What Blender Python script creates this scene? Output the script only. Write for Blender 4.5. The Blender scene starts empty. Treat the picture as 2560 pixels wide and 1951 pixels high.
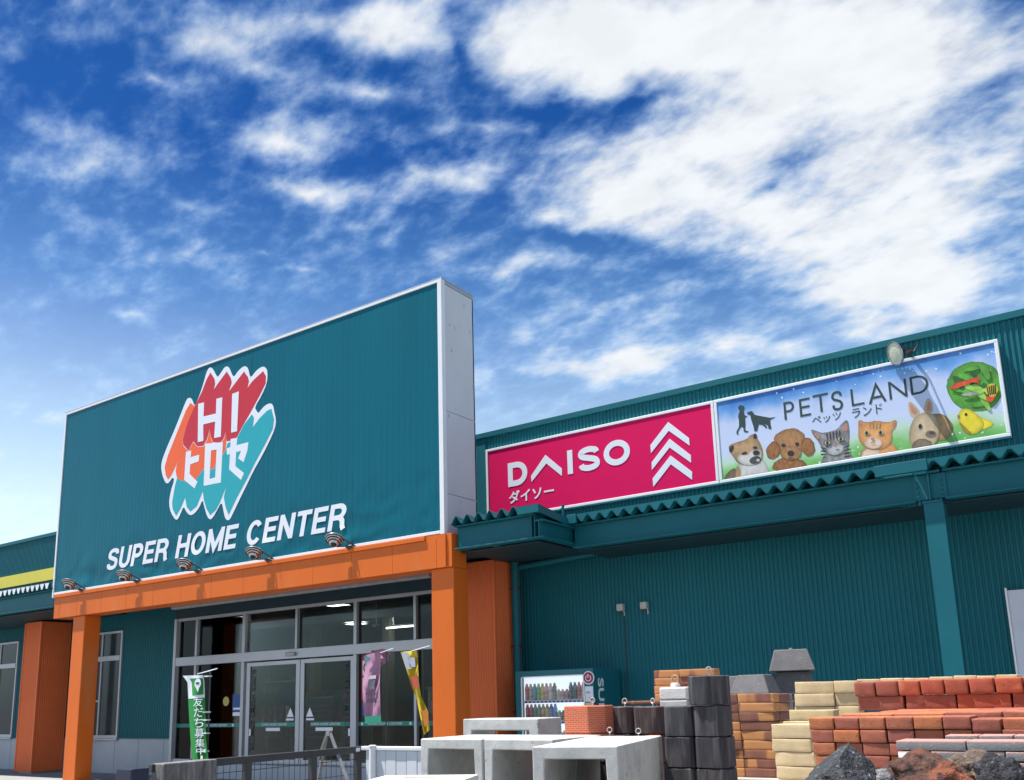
import bpy, bmesh, math, random
from math import radians as R, sin, cos, pi
from mathutils import Vector, Matrix, noise
from mathutils.geometry import tessellate_polygon
random.seed(7)
S = bpy.context.scene
COL = S.collection

# ------------------------------------------------------------------ camera
F_PX, PX, PY, EYE = 2240.3, 1280.0, 1289.5, Vector((0, 0, 1.5))
YAW, PITCH, ROLL = R(34.19), R(11.43), R(-1.65)
CAMR = Matrix.Rotation(YAW, 3, 'Z') @ Matrix.Rotation(pi / 2 + PITCH, 3, 'X') @ Matrix.Rotation(ROLL, 3, 'Z')
cam = bpy.data.cameras.new('camera')
cam.sensor_width = 36.0
cam.lens = F_PX * 36 / 2560
cam.shift_y = (PY - 975.5) / 2560
cam.clip_start = 0.05
cam.clip_end = 3000
camo = bpy.data.objects.new('camera', cam)
COL.objects.link(camo)
camo.matrix_world = Matrix.Translation(EYE) @ CAMR.to_4x4()
S.camera = camo

# ------------------------------------------------------------------ exposure, sun, sky
S.view_settings.view_transform = 'Standard'
S.view_settings.look = 'None'
S.view_settings.gamma = 1
S.view_settings.exposure = 1.0
SUN_EL, SUN_AZ = R(69), R(243)            # azimuth clockwise from +Y
sd = bpy.data.lights.new('sun', 'SUN')
sd.energy = 4.8
sd.angle = R(0.6)
sd.color = (1, 0.955, 0.89)
suno = bpy.data.objects.new('sun', sd)
COL.objects.link(suno)
sun_dir = Vector((sin(SUN_AZ) * cos(SUN_EL), cos(SUN_AZ) * cos(SUN_EL), sin(SUN_EL)))
suno.rotation_euler = sun_dir.to_track_quat('Z', 'Y').to_euler()

W = bpy.data.worlds.new('World')
S.world = W
W.use_nodes = True
wn, wl = W.node_tree.nodes, W.node_tree.links
wn.clear()


def wnode(t, **k):
    n = wn.new(t)
    for a, b in k.items():
        setattr(n, a, b)
    return n


def wmath(op, a, b=None, clamp=False):
    n = wnode('ShaderNodeMath', operation=op, use_clamp=clamp)
    for i, v in enumerate((a, b)):
        if v is None:
            continue
        if isinstance(v, (int, float)):
            n.inputs[i].default_value = v
        else:
            wl.new(v, n.inputs[i])
    return n.outputs[0]


SKY_DEBUG = False
tc = wnode('ShaderNodeTexCoord')
dirv = tc.outputs['Generated']
sky = wnode('ShaderNodeTexSky')
sky.sky_type = 'NISHITA'
sky.sun_disc = False
sky.sun_elevation = SUN_EL
sky.sun_rotation = SUN_AZ
sky.air_density = 1.0
sky.dust_density = 0.35
sky.ozone_density = 3.0
sep = wnode('ShaderNodeSeparateXYZ')
wl.new(dirv, sep.inputs[0])


def wdot(v):
    n = wnode('ShaderNodeVectorMath', operation='DOT_PRODUCT')
    wl.new(dirv, n.inputs[0])
    n.inputs[1].default_value = v
    return n.outputs['Value']


# the clouds hang in fixed compass directions: (east, up) angles about one bearing of the sky dome
sky_f = Vector((-sin(YAW), cos(YAW), 0)) * cos(R(25)) + Vector((0, 0, sin(R(25))))
sky_r = Vector((cos(YAW), sin(YAW), 0))
sky_u = sky_r.cross(sky_f)
df = wmath('MAXIMUM', wdot(sky_f), 0.05)
cu = wmath('DIVIDE', wdot(sky_r), df)
cv = wmath('DIVIDE', wdot(sky_u), df)
comb = wnode('ShaderNodeCombineXYZ')
wl.new(cu, comb.inputs[0])
wl.new(cv, comb.inputs[1])
# warp the placement so no bank of cloud is an ellipse
wz = wnode('ShaderNodeTexNoise')
wz.inputs['Scale'].default_value = 7.0
wz.inputs['Detail'].default_value = 4
wl.new(comb.outputs[0], wz.inputs['Vector'])
wsub = wnode('ShaderNodeVectorMath', operation='SUBTRACT')
wl.new(wz.outputs['Color'], wsub.inputs[0])
wsub.inputs[1].default_value = (.5, .5, .5)
wsc = wnode('ShaderNodeVectorMath', operation='MULTIPLY')
wl.new(wsub.outputs[0], wsc.inputs[0])
wsc.inputs[1].default_value = (.16, .09, 0)
wadd = wnode('ShaderNodeVectorMath', operation='ADD')
wl.new(comb.outputs[0], wadd.inputs[0])
wl.new(wsc.outputs[0], wadd.inputs[1])


def sky_uv(x, y):
    """photo bearing -> (cu, cv) of that direction"""
    x, y = x * 2560 / 2204, y * 2560 / 2204
    d = (CAMR @ Vector(((x - PX) / F_PX, -(y - PY) / F_PX, -1))).normalized()
    return d.dot(sky_r) / d.dot(sky_f), d.dot(sky_u) / d.dot(sky_f)


# banks of cloud: bearing x, y, half width, half height, tilt, weight
BANKS = [
    (1750, 90, 900, 330, 0, 1.0), (1960, 420, 560, 420, 0, .72), (1330, 60, 420, 210, 0, .75), (1600, 260, 420, 160, 6, .3),
    (1350, 425, 320, 125, 5, .85), (1500, 330, 330, 130, 8, .5), (1950, 600, 450, 150, -4, .75), (1620, 470, 420, 170, 0, .6),
    (1420, 770, 380, 110, 8, .62), (1880, 700, 300, 90, -5, .4), (1300, 680, 330, 80, 6, .3), (1150, 560, 260, 60, 0, .26),
    (830, 70, 230, 130, 0, .5), (480, 90, 200, 150, -12, .40), (560, 150, 150, 70, -20, .25), (880, 20, 300, 80, 0, .3),
    (600, 310, 190, 75, -4, .56), (680, 405, 230, 52, -6, .60), (760, 215, 170, 60, 6, .42), (390, 195, 180, 70, -10, .36),
    (130, 240, 260, 90, -16, .25), (200, 350, 300, 120, -16, .2), (400, 440, 180, 40, -10, .22), (990, 390, 280, 90, 8, .42),
    (1030, 290, 280, 80, 5, .36), (880, 500, 120, 40, 0, .36), (330, 525, 110, 36, 2, .26), (460, 520, 80, 28, 0, .18),
    (290, 650, 120, 26, 4, .26), (1060, 570, 140, 42, 4, .3), (600, 545, 80, 24, 0, .2), (650, 580, 120, 20, 0, .2),
    (1080, 650, 160, 45, 0, .25), (60, 30, 120, 70, 0, .2), (100, 525, 60, 20, 0, .12), (30, 1010, 230, 150, 0, .22), (90, 900, 160, 40, 0, .2),
    (1050, 820, 160, 60, 0, .25), (1800, 620, 260, 60, 0, .2),
    (1150, 120, 200, 180, 0, .45), (760, 60, 260, 110, 0, .25), (1250, 330, 220, 60, 8, .25), (1150, 460, 260, 60, 6, .25), (1080, 500, 200, 50, 4, .15), (1500, 620, 260, 70, 4, .3), (1700, 760, 260, 70, 0, .35), (1250, 790, 240, 60, 0, .25),
    # blue gaps
    (1180, 240, 150, 55, -5, -.42), (1330, 215, 120, 32, 0, -.42), (985, 100, 70, 130, 8, -.22), (60, 130, 240, 110, 0, -.3),
    (1955, 425, 120, 40, 12, -.32), (1640, 400, 90, 26, 18, -.3), (330, 300, 160, 60, 0, -.1), (1230, 500, 260, 44, 0, -.3), (1480, 560, 160, 36, 0, -.25), (900, 330, 120, 40, 0, -.1), (2190, 590, 60, 60, 0, -.3),
]
bias = None
for bx_, by_, rw, rh, tilt, wgt in BANKS:
    u0, v0 = sky_uv(bx_, by_)
    u1, v1 = sky_uv(bx_ + rw, by_)
    u2, v2 = sky_uv(bx_, by_ - rh)
    a = math.atan2(v1 - v0, u1 - u0) + R(tilt)
    mp = wnode('ShaderNodeMapping', vector_type='TEXTURE')
    mp.inputs['Location'].default_value = (u0, v0, 0)
    mp.inputs['Rotation'].default_value = (0, 0, a)
    mp.inputs['Scale'].default_value = (math.hypot(u1 - u0, v1 - v0), math.hypot(u2 - u0, v2 - v0), 1)
    wl.new(wadd.outputs[0], mp.inputs['Vector'])
    g = wnode('ShaderNodeTexGradient', gradient_type='QUADRATIC_SPHERE')
    wl.new(mp.outputs[0], g.inputs[0])
    t = wmath('MULTIPLY', g.outputs['Fac'], wgt)
    bias = t if bias is None else wmath('ADD', bias, t)
# cloud layer coordinates: a flat deck seen in perspective
hz = wmath('ADD', wmath('MAXIMUM', sep.outputs[2], 0.0), 0.30)
lx = wmath('DIVIDE', cu, wmath('ADD', hz, 0.2))
comb2 = wnode('ShaderNodeCombineXYZ')
wl.new(wmath('DIVIDE', sep.outputs[0], hz), comb2.inputs[0])
wl.new(wmath('DIVIDE', sep.outputs[1], hz), comb2.inputs[1])
lmap = wnode('ShaderNodeMapping')
lmap.inputs['Rotation'].default_value = (0, 0, -YAW - R(12))
lmap.inputs['Scale'].default_value = (1.0, 1.55, 1)
wl.new(comb2.outputs[0], lmap.inputs['Vector'])


def wnoise(scale, detail, rough, dist=0.0, off=0.0):
    n = wnode('ShaderNodeTexNoise', noise_dimensions='4D')
    n.inputs['Scale'].default_value = scale
    n.inputs['Detail'].default_value = detail
    n.inputs['Roughness'].default_value = rough
    n.inputs['Distortion'].default_value = dist
    n.inputs['W'].default_value = off
    wl.new(lmap.outputs[0], n.inputs['Vector'])
    return n.outputs['Fac']


n1 = wnoise(9.5, 10, .60, .12, 1.3)
n2 = wnoise(24.0, 7, .53, .25, 4.1)
n3 = wnoise(15.0, 6, .55, .1, 7.7)
nn = wmath('ADD', wmath('MULTIPLY', wmath('SUBTRACT', n1, .5), 2.15), wmath('MULTIPLY', wmath('SUBTRACT', n2, .5), 1.2))
away = wmath('MULTIPLY', wmath('MAXIMUM', wmath('SUBTRACT', .55, wdot(sky_f)), 0.0), .55)     # cloud added out of view to brighten and whiten the ambient light
dens = wmath('ADD', wmath('ADD', wmath('ADD', nn, wmath('MULTIPLY', bias, 2.1)), .05), away)
mr = wnode('ShaderNodeMapRange', interpolation_type='SMOOTHSTEP')
mr.inputs['From Min'].default_value = -.18
mr.inputs['From Max'].default_value = 1.40
wl.new(dens, mr.inputs['Value'])
# fade the deck into pale air low down
fade = wnode('ShaderNodeMapRange', interpolation_type='SMOOTHSTEP')
fade.inputs['From Min'].default_value = 0.02
fade.inputs['From Max'].default_value = 0.22
wl.new(sep.outputs[2], fade.inputs['Value'])
cover = wmath('MULTIPLY', mr.outputs[0], wmath('ADD', wmath('MULTIPLY', fade.outputs[0], .55), .45))
cover = wmath('MULTIPLY', cover, .97)
ccol = wnode('ShaderNodeValToRGB')
ccol.color_ramp.elements[0].position = 0
ccol.color_ramp.elements[0].color = (.22, .40, .66, 1)
ccol.color_ramp.elements[1].position = .85
ccol.color_ramp.elements[1].color = (.47, .49, .51, 1)
e = ccol.color_ramp.elements.new(.5)
e.color = (.40, .48, .565, 1)
wl.new(mr.outputs[0], ccol.inputs[0])
shade = wnode('ShaderNodeMapRange', interpolation_type='SMOOTHSTEP')      # soft grey bellies in the thick parts
shade.inputs['From Min'].default_value = .34
shade.inputs['From Max'].default_value = .60
shade.inputs['To Min'].default_value = .93
shade.inputs['To Max'].default_value = 1.0
wl.new(n3, shade.inputs['Value'])
cshade = wnode('ShaderNodeVectorMath', operation='SCALE')
wl.new(ccol.outputs[0], cshade.inputs[0])
wl.new(shade.outputs[0], cshade.inputs['Scale'])
hsv = wnode('ShaderNodeHueSaturation')
hsv.inputs['Hue'].default_value = .505
hsv.inputs['Saturation'].default_value = 1.35
hsv.inputs['Value'].default_value = 1.0
skm = wnode('ShaderNodeVectorMath', operation='SCALE')
skm.inputs['Scale'].default_value = 0.10
wl.new(sky.outputs[0], skm.inputs[0])
wl.new(skm.outputs[0], hsv.inputs['Color'])
dep = wnode('ShaderNodeValToRGB')           # deep polarised zenith, pale milky air low down
for i_, (p_, c_) in enumerate(((0, (.42, .62, .95)), (.10, (1.3, 1.1, .95)), (.20, (3.0, 1.6, .93)), (.30, (2.9, 1.40, .87)), (.37, (2.0, 1.05, .78)), (.42, (1.15, .79, .69)), (.47, (.72, .60, .60)), (.54, (.25, .37, .50)), (.62, (.22, .36, .48)), (1, (.40, .50, .60)))):
    el = dep.color_ramp.elements[0] if i_ == 0 else (dep.color_ramp.elements[-1] if p_ == 1 else dep.color_ramp.elements.new(p_))
    el.position = p_
    el.color = (*c_, 1)
wl.new(sep.outputs[2], dep.inputs[0])
dmul = wnode('ShaderNodeVectorMath', operation='MULTIPLY')
wl.new(hsv.outputs[0], dmul.inputs[0])
wl.new(dep.outputs[0], dmul.inputs[1])
mix = wnode('ShaderNodeMix', data_type='RGBA')
wl.new(cover, mix.inputs['Factor'])
wl.new(dmul.outputs[0], mix.inputs['A'])
wl.new(cshade.outputs[0], mix.inputs['B'])
bg = wnode('ShaderNodeBackground')
bg.inputs['Strength'].default_value = 1.0
wl.new(mix.outputs['Result'], bg.inputs['Color'])
wo = wnode('ShaderNodeOutputWorld')
wl.new(bg.outputs[0], wo.inputs[0])


# ------------------------------------------------------------------ survey helpers: a bearing from the camera meets a real plane
def ray(u, v):
    return CAMR @ Vector(((u - PX) / F_PX, -(v - PY) / F_PX, -1))


def at_y(u, v, y):
    d = ray(u, v)
    return EYE + d * (y / d.y)


def at_x(u, v, x):
    d = ray(u, v)
    return EYE + d * (x / d.x)


def at_z(u, v, z):
    d = ray(u, v)
    return EYE + d * ((z - EYE.z) / d.z)


# ------------------------------------------------------------------ materials
MATS = {}


def nodes_of(m):
    m.use_nodes = True
    nt = m.node_tree
    return nt, nt.nodes, nt.links, nt.nodes['Principled BSDF']


def mat(name, col, rough=.5, metal=0.0, var=.12, vscale=3.0, stretch=(1, 1, 1), bump=0.0, bscale=60.0, bstretch=(1, 1, 1), spots=None, rnd=None, spec=.5, coat=0.0, dirt=None):
    """procedural paint / concrete / clay: two scales of mottling, optional speckle, bump, per-object variation"""
    m = bpy.data.materials.new(name)
    nt, N, L, P = nodes_of(m)
    P.inputs['Roughness'].default_value = rough
    P.inputs['Metallic'].default_value = metal
    P.inputs['Specular IOR Level'].default_value = spec
    P.inputs['Coat Weight'].default_value = coat
    co = N.new('ShaderNodeTexCoord')
    mp = N.new('ShaderNodeMapping')
    mp.inputs['Scale'].default_value = stretch
    L.new(co.outputs['Object'], mp.inputs[0])
    src = mp.outputs[0]
    if rnd is not None:
        oi = N.new('ShaderNodeObjectInfo')
        ad = N.new('ShaderNodeVectorMath')
        ad.operation = 'ADD'
        sc = N.new('ShaderNodeVectorMath')
        sc.operation = 'SCALE'
        cx = N.new('ShaderNodeCombineXYZ')
        L.new(oi.outputs['Random'], cx.inputs[0])
        L.new(oi.outputs['Random'], cx.inputs[1])
        L.new(cx.outputs[0], sc.inputs[0])
        sc.inputs['Scale'].default_value = 37
        L.new(src, ad.inputs[0])
        L.new(sc.outputs[0], ad.inputs[1])
        src = ad.outputs[0]
    nz = N.new('ShaderNodeTexNoise')
    nz.inputs['Scale'].default_value = vscale
    nz.inputs['Detail'].default_value = 8
    nz.inputs['Roughness'].default_value = .65
    L.new(src, nz.inputs['Vector'])
    rp = N.new('ShaderNodeMapRange')
    rp.inputs['From Min'].default_value = .3
    rp.inputs['From Max'].default_value = .7
    rp.inputs['To Min'].default_value = 1 - var
    rp.inputs['To Max'].default_value = 1 + var
    L.new(nz.outputs['Fac'], rp.inputs['Value'])
    base = None
    if rnd is not None:
        cr = N.new('ShaderNodeValToRGB')
        cr.color_ramp.interpolation = 'LINEAR'
        for i, c in enumerate(rnd):
            p = i / max(1, len(rnd) - 1)
            if i == 0:
                el = cr.color_ramp.elements[0]
            elif i == len(rnd) - 1:
                el = cr.color_ramp.elements[1]
            else:
                el = cr.color_ramp.elements.new(p)
            el.position = p
            el.color = (*c, 1)
        L.new(oi.outputs['Random'], cr.inputs[0])
        base = cr.outputs[0]
    mul = N.new('ShaderNodeVectorMath')
    mul.operation = 'SCALE'
    if base is None:
        mul.inputs[0].default_value = col
    else:
        L.new(base, mul.inputs[0])
    L.new(rp.outputs[0], mul.inputs['Scale'])
    out = mul.outputs[0]
    for sp in (spots or []):
        scol, sscale, lo, hi = sp[:4]
        n2 = N.new('ShaderNodeTexNoise')
        n2.inputs['Scale'].default_value = sscale
        n2.inputs['Detail'].default_value = sp[4] if len(sp) > 4 else 5
        L.new(src, n2.inputs['Vector'])
        r2 = N.new('ShaderNodeMapRange')
        r2.inputs['From Min'].default_value = lo
        r2.inputs['From Max'].default_value = hi
        L.new(n2.outputs['Fac'], r2.inputs['Value'])
        mx = N.new('ShaderNodeMix')
        mx.data_type = 'RGBA'
        L.new(r2.outputs[0], mx.inputs['Factor'])
        L.new(out, mx.inputs['A'])
        mx.inputs['B'].default_value = (*scol, 1)
        out = mx.outputs['Result']
    L.new(out, P.inputs['Base Color'])
    if bump:
        mb_ = N.new('ShaderNodeMapping')
        mb_.inputs['Scale'].default_value = bstretch
        L.new(co.outputs['Object'] if rnd is None else src, mb_.inputs[0])
        nb = N.new('ShaderNodeTexNoise')
        nb.inputs['Scale'].default_value = bscale
        nb.inputs['Detail'].default_value = 6
        L.new(mb_.outputs[0], nb.inputs['Vector'])
        bp = N.new('ShaderNodeBump')
        bp.inputs['Strength'].default_value = bump
        bp.inputs['Distance'].default_value = .01
        L.new(nb.outputs['Fac'], bp.inputs['Height'])
        L.new(bp.outputs[0], P.inputs['Normal'])
    MATS[name] = m
    return m


def emit(name, col, strength):
    m = bpy.data.materials.new(name)
    nt, N, L, P = nodes_of(m)
    P.inputs['Base Color'].default_value = (*col, 1)
    P.inputs['Emission Color'].default_value = (*col, 1)
    P.inputs['Emission Strength'].default_value = strength
    return m


def glass(name, tint, refl=.12):
    m = bpy.data.materials.new(name)
    nt, N, L, P = nodes_of(m)
    N.remove(P)
    tr = N.new('ShaderNodeBsdfTransparent')
    tr.inputs[0].default_value = (*tint, 1)
    gl = N.new('ShaderNodeBsdfGlossy')
    gl.inputs['Roughness'].default_value = .02
    lw = N.new('ShaderNodeFresnel')
    lw.inputs['IOR'].default_value = 1.28
    mx = N.new('ShaderNodeMixShader')
    L.new(lw.outputs[0], mx.inputs[0])
    L.new(tr.outputs[0], mx.inputs[1])
    L.new(gl.outputs[0], mx.inputs[2])
    L.new(mx.outputs[0], N['Material Output'].inputs[0])
    return m


TEAL = (.006, .120, .150)
M_wall = mat('teal_siding', TEAL, .5, var=.10, vscale=.5, stretch=(1, 1, .35), spec=.25)
M_teal = mat('teal_steel', (.006, .115, .145), .5, var=.10, vscale=1.2, spec=.25)
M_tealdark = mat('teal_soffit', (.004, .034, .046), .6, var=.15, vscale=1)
M_orange = mat('orange_paint', (.64, .135, .016), .5, spec=.25, var=.09, vscale=.8, stretch=(1, 1, .3), spots=[((.34, .085, .02), 3.2, .66, .82), ((.55, .20, .07), 1.7, .60, .85)])
M_orange2 = mat('orange_siding', (.68, .150, .045), .55, spec=.25, var=.08, vscale=.8)
M_white = mat('white_paint', (.74, .76, .78), .4, var=.04, vscale=1.5)
M_alu = mat('aluminium', (.42, .44, .48), .38, metal=.35, var=.05, vscale=2)
M_base = mat('pale_base_panel', (.40, .43, .47), .7, var=.08, vscale=1.5)
M_pink = mat('pink_sign_print', (.66, .004, .098), .55, spec=.14, var=.03, vscale=.8)
M_yellow = mat('yellow_band', (.72, .58, .05), .45, var=.06, vscale=1)
M_conc = mat('cast_concrete', (.46, .465, .45), .85, var=.16, vscale=7, bump=.18, bscale=45, spots=[((.25, .25, .24), 22, .64, .74), ((.56, .56, .54), 5, .52, .78), ((.30, .30, .28), 3.2, .60, .80)], rnd=[(.42, .425, .41), (.48, .48, .465)])
M_concd = mat('dark_concrete', (.20, .195, .195), .85, var=.2, vscale=9, bump=.4, bscale=90, rnd=[(.115, .11, .115), (.14, .135, .14)], spots=[((.22, .22, .22), 22, .62, .8)])
M_asph = mat('asphalt', (.17, .168, .165), .9, var=.25, vscale=8, bump=.5, bscale=160)
M_slab = mat('grey_pavement', (.24, .24, .24), .85, var=.1, vscale=1.4, bump=.2, bscale=80)
M_dark = mat('dark_frame', (.045, .043, .046), .5, var=.1, vscale=6)
M_black = mat('black_plastic', (.012, .012, .014), .5)
M_print_white = mat('white_vinyl', (.72, .75, .82), .5, var=.03, vscale=2)
M_txt = mat('dark_green_print', (.016, .045, .042), .5, var=.03)
M_steel = mat('weathered_steel', (.34, .33, .32), .45, metal=.7, var=.2, vscale=14)
M_galv = mat('galvanised_ring', (.62, .60, .57), .4, metal=.4, var=.2, vscale=40)


# ------------------------------------------------------------------ mesh helpers
def tag(o, label=None, cat=None, group=None, kind=None):
    if label:
        o['label'] = label
    if cat:
        o['category'] = cat
    if group:
        o['group'] = group
    if kind:
        o['kind'] = kind
    return o


def empty(name, loc, label, cat, group=None, rz=0.0):
    o = bpy.data.objects.new(name, None)
    o.empty_display_size = .2
    COL.objects.link(o)
    o.location = loc
    o.rotation_euler = (0, 0, rz)
    return tag(o, label, cat, group)


class MB:
    def __init__(s):
        s.v, s.f = [], []

    def add(s, vs, fs):
        b = len(s.v)
        s.v += [tuple(p) for p in vs]
        s.f += [tuple(i + b for i in f) for f in fs]
        return s

    def box(s, x0, x1, y0, y1, z0, z1):
        return s.add([(x0, y0, z0), (x1, y0, z0), (x1, y1, z0), (x0, y1, z0), (x0, y0, z1), (x1, y0, z1), (x1, y1, z1), (x0, y1, z1)],
                     [(3, 2, 1, 0), (4, 5, 6, 7), (0, 1, 5, 4), (1, 2, 6, 5), (2, 3, 7, 6), (3, 0, 4, 7)])

    def bar(s, a, b, w, h=None):
        a, b = Vector(a), Vector(b)
        h = h or w
        d = (b - a).normalized()
        up = Vector((0, 0, 1)) if abs(d.z) < .95 else Vector((0, 1, 0))
        r = d.cross(up).normalized() * w / 2
        u = r.cross(d).normalized() * h / 2
        vs = [p + x * r + y * u for p in (a, b) for x, y in ((-1, -1), (1, -1), (1, 1), (-1, 1))]
        return s.add(vs, [(0, 1, 2, 3), (7, 6, 5, 4), (0, 4, 5, 1), (1, 5, 6, 2), (2, 6, 7, 3), (3, 7, 4, 0)])

    def lathe(s, origin, axis, prof, n=20, cap=True):
        """prof: (distance along axis, radius)"""
        o, ax = Vector(origin), Vector(axis).normalized()
        t = Vector((0, 0, 1)) if abs(ax.z) < .9 else Vector((1, 0, 0))
        r = ax.cross(t).normalized()
        u = r.cross(ax)
        vs, fs = [], []
        for h, rad in prof:
            for k in range(n):
                a = 2 * pi * k / n
                vs.append(o + ax * h + (r * cos(a) + u * sin(a)) * rad)
        for i in range(len(prof) - 1):
            for k in range(n):
                fs.append((i * n + k, i * n + (k + 1) % n, (i + 1) * n + (k + 1) % n, (i + 1) * n + k))
        if cap:
            fs.append(tuple(range(n - 1, -1, -1)))
            fs.append(tuple((len(prof) - 1) * n + k for k in range(n)))
        return s.add(vs, fs)

    def cyl(s, a, b, r, n=14):
        a, b = Vector(a), Vector(b)
        return s.lathe(a, b - a, [(0, r), ((b - a).length, r)], n)

    def tube(s, pts, r, n=8, closed=False):
        pts = [Vector(p) for p in pts]
        m = len(pts)
        vs, fs = [], []
        for i, p in enumerate(pts):
            d = ((pts[(i + 1) % m] - pts[i - 1]) if closed else (pts[min(i + 1, m - 1)] - pts[max(i - 1, 0)])).normalized()
            t = Vector((0, 0, 1)) if abs(d.z) < .9 else Vector((0, 1, 0))
            if closed:
                t = Vector((0.03, 1, 0.02))
            a = d.cross(t).normalized()
            b = a.cross(d)
            for k in range(n):
                q = 2 * pi * k / n
                vs.append(p + (a * cos(q) + b * sin(q)) * r)
        for i in range(m if closed else m - 1):
            j = (i + 1) % m
            for k in range(n):
                fs.append((i * n + k, i * n + (k + 1) % n, j * n + (k + 1) % n, j * n + k))
        if not closed:
            fs.append(tuple(range(n)))
            fs.append(tuple((m - 1) * n + k for k in range(n - 1, -1, -1)))
        return s.add(vs, fs)

    def prism_y(s, poly, y0, y1):
        """poly of (x, z) extruded along Y"""
        n = len(poly)
        vs = [(x, y0, z) for x, z in poly] + [(x, y1, z) for x, z in poly]
        fs = [(i, (i + 1) % n, n + (i + 1) % n, n + i) for i in range(n)]
        tri = tessellate_polygon([[Vector((x, z, 0)) for x, z in poly]])
        fs += [tuple(t) for t in tri] + [tuple(n + i for i in reversed(t)) for t in tri]
        return s.add(vs, fs)

    def prism_z(s, poly, z0, z1):
        n = len(poly)
        vs = [(x, y, z0) for x, y in poly] + [(x, y, z1) for x, y in poly]
        fs = [(i, (i + 1) % n, n + (i + 1) % n, n + i) for i in range(n)] + [tuple(range(n - 1, -1, -1)), tuple(range(n, 2 * n))]
        return s.add(vs, fs)

    def mesh(s, name, m, smooth=False, bevel=0.0, seg=2, fix=True):
        me = bpy.data.meshes.new(name)
        me.from_pydata(s.v, [], s.f)
        if fix or bevel:
            bm = bmesh.new()
            bm.from_mesh(me)
            if fix:
                bmesh.ops.recalc_face_normals(bm, faces=bm.faces)
            if bevel:
                ed = [e for e in bm.edges if len(e.link_faces) == 2 and e.calc_face_angle(0) > .5]
                bmesh.ops.bevel(bm, geom=ed, offset=bevel, segments=seg, affect='EDGES', profile=.5)
            bm.to_mesh(me)
            bm.free()
        if smooth:
            for p in me.polygons:
                p.use_smooth = True
            if hasattr(me, 'set_sharp_from_angle'):
                me.set_sharp_from_angle(angle=R(40))
        me.materials.append(m)
        return me

    def build(s, name, m, parent=None, smooth=False, bevel=0.0, seg=2, loc=None, rz=0.0, fix=True):
        """coordinates are world ones; the part is re-based on its parent"""
        me = s.mesh(name, m, smooth, bevel, seg, fix)
        o = bpy.data.objects.new(name, me)
        COL.objects.link(o)
        if parent is not None:
            o.parent = parent
            if loc is None:
                base = wloc(parent)
                me.transform(Matrix.Translation(-base))
            else:
                o.location = loc
        elif loc is not None:
            o.location = loc
            o.rotation_euler = (0, 0, rz)
        else:
            me.transform(Matrix.Translation(-Vector(s.v[0])))
            o.location = s.v[0]
        return o


def wloc(o):
    p = Vector(o.location)
    while o.parent:
        o = o.parent
        p += Vector(o.location)
    return p


def text_mb(body, x0, x1, z0, z1, y, depth=.004, shear=0.0, bold=0.0, plane='y', turn=0, spacing=1.0):
    """letters as solid vinyl in the plane y (or x) = const, fitted to a rectangle"""
    c = bpy.data.curves.new('t', 'FONT')
    c.body = body
    c.shear = shear
    c.offset = bold
    c.resolution_u = 4
    c.space_character = spacing
    o = bpy.data.objects.new('t', c)
    COL.objects.link(o)
    dg = bpy.context.evaluated_depsgraph_get()
    me = o.evaluated_get(dg).to_mesh()
    pts = [(p.co.x, p.co.y) for p in me.vertices]
    fs = [tuple(p.vertices) for p in me.polygons]
    o.evaluated_get(dg).to_mesh_clear()
    bpy.data.objects.remove(o)
    bpy.data.curves.remove(c)
    if turn == 90:                       # letters turned clockwise, read downwards
        pts = [(q, -p) for p, q in pts]
    xs, zs = [p[0] for p in pts], [p[1] for p in pts]
    a0, a1, b0, b1 = min(xs), max(xs), min(zs), max(zs)
    mb = MB()
    vs = []
    for p, q in pts:
        X, Z = x0 + (p - a0) / (a1 - a0) * (x1 - x0), z0 + (q - b0) / (b1 - b0) * (z1 - z0)
        vs.append((X, y, Z) if plane == 'y' else (y, X, Z))
    n = len(vs)
    off = (0, depth, 0) if plane == 'y' else (-depth, 0, 0)
    edges = {}
    for f in fs:
        for i in range(len(f)):
            a, b = f[i], f[(i + 1) % len(f)]
            edges[(a, b)] = edges.get((a, b), 0) + 1
    rim = [(a, b) for (a, b) in edges if (b, a) not in edges]
    mb.add(vs + [tuple(Vector(v) + Vector(off)) for v in vs], fs + [tuple(n + i for i in reversed(f)) for f in fs] + [(b, a, n + a, n + b) for a, b in rim])
    return mb


def trace(pts, S_, x0, y0, Y):
    """bearings measured in an enlarged view -> (x, z) outline on the plane y = Y"""
    out = []
    for a, b in pts:
        p = at_y(x0 + a / S_, y0 + b / S_, Y)
        out.append((p.x, p.z))
    return out


def smooth_poly(p, k=1):
    for _ in range(k):
        q = []
        for i in range(len(p)):
            a, b = p[i], p[(i + 1) % len(p)]
            q += [(a[0] * .75 + b[0] * .25, a[1] * .75 + b[1] * .25), (a[0] * .25 + b[0] * .75, a[1] * .25 + b[1] * .75)]
        p = q
    return p


def ell(cx, cy, rx, ry, n=20, rot=0.0, fuzz=0.0):
    out = []
    for i in range(n):
        a = 2 * pi * i / n
        k = 1 + random.uniform(-fuzz, fuzz)
        x, y = rx * cos(a) * k, ry * sin(a) * k
        out.append((cx + x * cos(rot) - y * sin(rot), cy + x * sin(rot) + y * cos(rot)))
    return out


YW, YP, YC = 12.68, 10.70, 11.55          # store wall, portal front, recessed canopy front


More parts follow.
